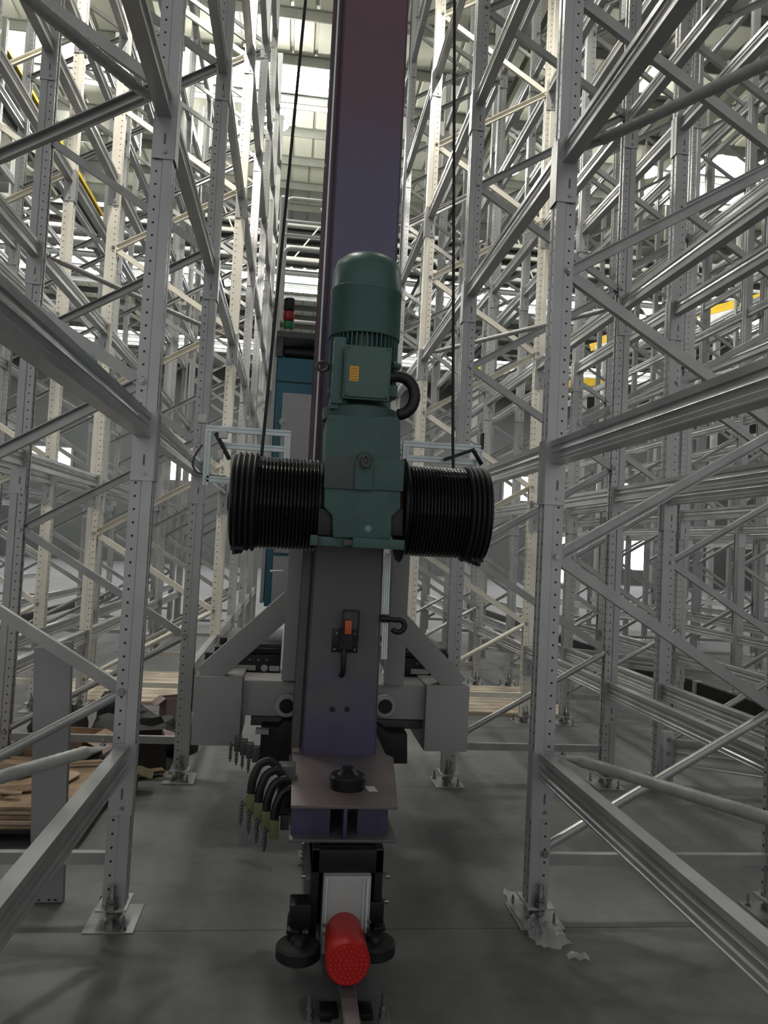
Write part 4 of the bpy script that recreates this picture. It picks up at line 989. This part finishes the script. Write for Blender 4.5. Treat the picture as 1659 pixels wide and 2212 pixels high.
# ------------------------------------------------------------------ loose things around the racks
def panel():
    Y = 3.62
    tl, tr, br_, bl = at(73, 1400, Y), at(155, 1385, Y), atz(133, 1955, 0), atz(63, 1952, 0)
    t = thing('steel_panel', 'plain grey sheet steel panel standing upright behind the left beam', 'steel panel', (bl.x, bl.y, 0)); R = Rel(t)
    mb = MB(); mb.poly([(tl.x, Y, tl.z), (tr.x, Y, tr.z), (br_.x, bl.y, .004), (bl.x, bl.y, .004)], (0, .035, 0)); R.part('sheet', mb, 'panel_steel', .002)
    mb = MB()
    for x in (.03, .075, .1): mb.box((bl.x+x, bl.y-.002, .012), (bl.x+x+.012, bl.y+.002, .018))
    R.part('slots', mb, 'black_matt')
panel()
def loose_beam(p, q, lab, h=.115, conn=True, cw=.07, ch=.36):
    p = Vector(p); q = Vector(q); t = thing('loose_beam', lab, 'rack beam', tuple(p), 'loose beams not yet fitted'); R = Rel(t)
    mb = MB(); mb.sweep([(a, b*h/.104) for a, b in beamprof(1)], p, q); R.part('beam_bar', mb, 'galvanised_beam')
    if conn:
        d = (q-p).normalized(); s = d.cross(Vector((0,0,1))).normalized()
        mb = MB(); c = p - Vector((0, 0, .04)); mb.cbox((c.x-.03, c.y-.06, c.z), (cw, .05, ch)); pl = R.part('end_connector', mb, 'galvanised', .002)
        mb = MB()
        for j in range(4): mb.nut((c.x-.03, c.y-.085, c.z+ch*(-.36+.24*j)), .015, .010, (0,-1,0))
        R.part('bolt', mb, 'zinc_bolt', 0, pl)
a = at(1440, 1622, 4.95); b = at(1700, 1655, 4.1)
loose_beam(a, b, 'shiny loose beam hanging low at right, four-bolt connector on its end', .165, True, .075, .37)
a = at(1045, 1390, 8.3); b = at(1750, 1478, 6.9); loose_beam(a, b, 'long grey loose beam laid across the floor far right of the carriage', .13, True, .06, .22)
# stop rails on the floor of the neighbouring aisle: black conductor rails
for x, y0, y1, lab in ((4.75, 5.2, 20, 'long black conductor rail low along the aisle on the right'), (-4.2, 5.5, 20, 'long black conductor rail low along the aisle on the left')):
    t = thing('conductor_rail', lab, 'conductor rail', (x, y0, 0)); R = Rel(t)
    mb = MB(); mb.box((x-.03, y0, .10), (x+.03, y1, .24)); R.part('rail_body', mb, 'black_matt', .004)
    for i in range(6):
        yy = y0+.8+i*2.4; mb = MB(); mb.box((x-.05, yy, 0), (x+.045, yy+.07, .25)); R.part('support', mb, 'galvanised', .002)
# crane rail of the next aisles
def junk():
    # stacked plywood sheets and cardboard under the left racks
    p = atz(-60, 1835, 0); q = atz(215, 1822, 0)
    t = thing('pallet_stack', 'stack of brown plywood sheets on a dark pallet between the left racks', 'plywood stack', (-1.45, 4.5, 0)); R = Rel(t)
    mb = MB()
    for x in (-2.0, -1.55, -1.12): mb.box((x, 4.16, 0), (x+.09, 5.0, .06))
    mb.box((-2.02, 4.14, .06), (-.98, 5.02, .085)); R.part('pallet', mb, 'black_matt', .003)
    for i in range(5):
        dx, dy = random.uniform(-.03, .03), random.uniform(-.02, .03); z = .086+.022*i
        mb = MB(); mb.box((-2.02+dx, 4.15+dy, z), (-1.0+dx, 5.0+dy, z+.018)); R.part('sheet', mb, 'plywood' if i % 2 else 'cardboard', .002)
    zt = .086+.11
    for i, (x, y, w_, d_, an, mt, lab) in enumerate([(-1.32, 4.42, .30, .12, .4, 'cardboard_dark', 'dark torn offcut at the front of the plywood stack'), (-1.18, 4.62, .16, .10, 1.3, 'plywood', 'pale offcut beside the panel on the plywood stack'), (-1.5, 4.72, .26, .14, 2.4, 'cardboard_dark', 'broad dark offcut in the middle of the plywood stack'), (-1.15, 4.88, .20, .06, .2, 'cardboard', 'narrow brown offcut at the back corner of the plywood stack'), (-1.75, 4.4, .22, .10, 1.0, 'cardboard_dark', 'dark offcut at the left front of the plywood stack'), (-1.4, 4.28, .18, .05, -.3, 'cardboard', 'thin splintered offcut on the front edge of the plywood stack')]):
        M = Matrix.Translation((x, y, zt+.006+.004*i)) @ Matrix.Rotation(an, 4, 'Z') @ Matrix.Rotation(.04, 4, 'X')
        mb = MB(); mb.poly([M @ Vector(q_) for q_ in ((-w_/2,-d_/2,0), (w_*.3,-d_*.45,0), (w_/2,-d_*.1,0), (w_*.42,d_/2,0), (-w_*.1,d_*.35,0), (-w_/2,d_/2,0))], (0,0,.008))
        o = mb.build('offcut', mt); tag(o, lab, 'offcut', 'offcuts on the plywood stack')
    def carton(x, y, z, w_, d_, h_, rot, mat, lab, bmat=None):
        t = thing('cardboard_box', lab, 'cardboard box', (x, y, z)); t.rotation_euler[2] = rot
        mb = MB(); th = .006
        mb.box((-w_/2,-d_/2,0), (w_/2,d_/2,th)); mb.box((-w_/2,-d_/2,0), (w_/2,-d_/2+th,h_)); mb.box((-w_/2,d_/2-th,0), (w_/2,d_/2,h_)); mb.box((-w_/2,-d_/2,0), (-w_/2+th,d_/2,h_)); mb.box((w_/2-th,-d_/2,0), (w_/2,d_/2,h_)); mb.build('carton_body', bmat or mat, t)
        for sx, an in ((1, 20), (-1, -35)):
            M = Matrix.Translation((sx*w_/2, 0, h_)) @ Matrix.Rotation(radians(an), 4, 'Y'); mb = MB(); mb.box((0 if sx > 0 else -w_*.45, -d_/2, 0), (w_*.45 if sx > 0 else 0, d_/2, .005), M); mb.build('flap', mat, t)
    carton(-.95, 5.60, 0, .30, .34, .20, .25, 'mauve_card', 'dark carton with open mauve flaps beside the second left upright', 'shaded_card')
    carton(-.98, 5.02, 0, .22, .18, .13, .1, 'olive_card', 'small olive brown carton on the floor before the mauve carton')
    carton(-1.52, 5.80, 0, .42, .36, .16, -.2, 'cardboard', 'brown open carton in the heap left of the second upright')
    carton(-.93, 7.0, 0, .22, .16, .20, .5, 'mauve_card', 'upright pale mauve carton far behind the heap on the left')
    # dark heap of wrapped metal parts
    for i, (x, y, rx, ry, rz, lab) in enumerate([(-1.12, 6.28, .36, .26, .22, 'largest black plastic bundle in the heap between the left racks'), (-.74, 5.98, .13, .2, .24, 'black wrapped bundle nearest the carriage in the left heap'), (-1.72, 6.35, .22, .18, .26, 'black wrapped bundle at the back of the left heap'), (-1.35, 6.75, .2, .18, .34, 'tall dark bundle behind the left heap')]):
        mb = MB(); n, m = 14, 8; vs = []
        for a in range(m+1):
            for b in range(n):
                th = pi/2*a/m; ph = 2*pi*b/n; k_ = 1+random.uniform(-.14, .14)
                vs.append((x+rx*cos(th)*cos(ph)*k_, y+ry*cos(th)*sin(ph)*k_, max(0, rz*sin(th)*k_)))
        fs = [(a*n+b, a*n+(b+1) % n, (a+1)*n+(b+1) % n, (a+1)*n+b) for a in range(m) for b in range(n)]
        mb.add(vs, fs, False); o = mb.build('wrapped_bundle', 'black_matt'); tag(o, lab, 'bundle', 'black bundles in the heap')
    for i, (x, y, z, an, mt, lab) in enumerate([(-1.55, 5.35, .012, .3, 'cardboard_dark', 'dark batten lying lowest at the left of the heap'), (-1.2, 5.30, .012, -.35, 'mauve_card', 'mauve batten in front of the brown open carton'), (-1.62, 5.55, .034, -.1, 'cardboard_dark', 'dark batten across the left end of the heap'), (-.95, 5.27, .034, .45, 'cardboard_dark', 'dark batten slanting in front of the mauve carton')]):
        mb = MB(); M = Matrix.Translation((x, y, z)) @ Matrix.Rotation(an, 4, 'Z'); mb.cbox((0,0,0), (.42, .07, .022), M)
        o = mb.build('batten', mt); tag(o, lab, 'batten', 'battens in the heap')
    # light boards stacked further back on both sides
    for x0, x1, y0, y1, side in ((-2.2, -.75, 7.6, 9.3, 'left'), (1.45, 2.9, 7.5, 9.0, 'right')):
        n = 9
        for i in range(n):
            yy = y0+(y1-y0)*i/n
            mb = MB(); mb.box((x0+random.uniform(-.05, .05), yy, 0), (x1+random.uniform(-.05, .05), yy+(y1-y0)/n-.02, .028)); o = mb.build('timber_board', 'planks', None, None, .002)
            tag(o, 'pale board lying flat, %s from the front on the %s floor patch' % (ORD[i+1], side), 'board', 'pale boards on the floor, %s' % side)
principled('shaded_card', (0.035, 0.028, 0.026), 0.8)  # near-black, the shade inside the open carton put into its colour
principled('olive_card', (0.13, 0.115, 0.05), 0.8, 0, 0.2, 8)
junk()
def film():
    """crumpled clear plastic around the right-hand foot"""
    pts = [(1085, 1925), (1103, 1968), (1130, 2010), (1160, 2050), (1195, 2062), (1235, 2045), (1215, 2020), (1190, 1995), (1160, 1965), (1120, 1940)]
    P_ = [atz(x, y, 0) for x, y in pts]; c = sum(P_, Vector())/len(P_)
    mb = MB(); vs = [c+Vector((0,0,.03))]; rings = 6
    for r in range(1, rings+1):
        for i in range(40):
            f = i/40*len(P_); a = P_[int(f) % len(P_)]; b = P_[(int(f)+1) % len(P_)]; e = a.lerp(b, f-int(f)); p = c.lerp(e, r/rings)
            vs.append(Vector((p.x+random.uniform(-.008, .008), p.y+random.uniform(-.008, .008), .012+random.uniform(0, .04)*(1-r/(rings+2)))))
    fs = [(0, 1+i, 1+(i+1) % 40) for i in range(40)] + [(1+r*40+i, 1+r*40+(i+1) % 40, 1+(r+1)*40+(i+1) % 40, 1+(r+1)*40+i) for r in range(rings-1) for i in range(40)]
    mb.add(vs, fs); o = mb.build('plastic_film', 'clear_film'); tag(o, 'crumpled clear plastic film on the floor around the nearest right foot', 'plastic film')
    mb = MB(); c = atz(1248, 2073, 0); vs = []
    for i in range(5):
        for j in range(4): vs.append((c.x-.04+.02*i, c.y-.025+.016*j, .004+random.uniform(0, .02)))
    mb.add(vs, [(i*4+j, i*4+j+1, i*4+j+5, i*4+j+4) for i in range(4) for j in range(3)]); o = mb.build('plastic_scrap', 'clear_film'); tag(o, 'small clear plastic scrap beside the crumpled film', 'plastic scrap')
film()
# yellow conveyor structure far right and yellow edged dark girder far left
t = thing('conveyor_gantry', 'yellow edged conveyor gantry seen high through the right racks', 'conveyor', (12.5, 20, 0)); R = Rel(t)
p = at(1300, 735, 21.6); q = at(1720, 622, 19.6)
mb = MB(); mb.bar(p, q, .12, .22); R.part('yellow_rail', mb, 'yellow_paint')
mb = MB(); mb.bar(p+Vector((0, .9, 0)), q+Vector((0, .9, 0)), .12, .22); R.part('yellow_rail', mb, 'yellow_paint')
mb = MB(); mb.bar(p+Vector((0, .4, -.3)), q+Vector((0, .4, -.3)), .9, .25); R.part('deck', mb, 'white_paint')
for f in (.05, .35, .65, .95):
    c = p.lerp(q, f); mb = MB(); mb.bar((c.x, c.y+.4, 0), (c.x, c.y+.4, c.z-.4), .15, .15, (0,1,0)); R.part('support_post', mb, 'galvanised')
for (x0, y0, Y, lab) in ((1030, 798, 21.5, 'orange crane deck on thin posts glimpsed past the right drum rope'), (1262, 832, 21.0, 'orange crane deck on a thin post glimpsed between right uprights')):
    p = at(x0, y0, Y); t = thing('crane_deck', lab, 'crane deck', (p.x, p.y, 0)); R = Rel(t)
    mb = MB(); mb.bar((p.x-.5, p.y, p.z), (p.x+.5, p.y, p.z+.12), .3, .22); R.part('yellow_beam', mb, 'yellow_paint')
    mb = MB(); mb.bar((p.x-.4, p.y, p.z-.3), (p.x+.5, p.y, p.z-.2), .3, .12); R.part('deck', mb, 'white_paint')
    mb = MB(); mb.bar((p.x, p.y, 0), (p.x, p.y, p.z-.1), .15, .15, (0,1,0)); R.part('support_post', mb, 'galvanised')
t = thing('busbar_trunking', 'black trunking with yellow edge slanting high behind the left racks', 'trunking', (-6.0, 8, 10.3)); R = Rel(t)
mb = MB(); mb.bar((-6.0, 8, 10.28), (-6.0, 22, 10.28), .42, .66); R.part('trunk', mb, 'black_matt')
mb = MB(); mb.bar((-5.75, 8, 10.5), (-5.75, 22, 10.5), .06, .08); R.part('yellow_edge', mb, 'yellow_paint')
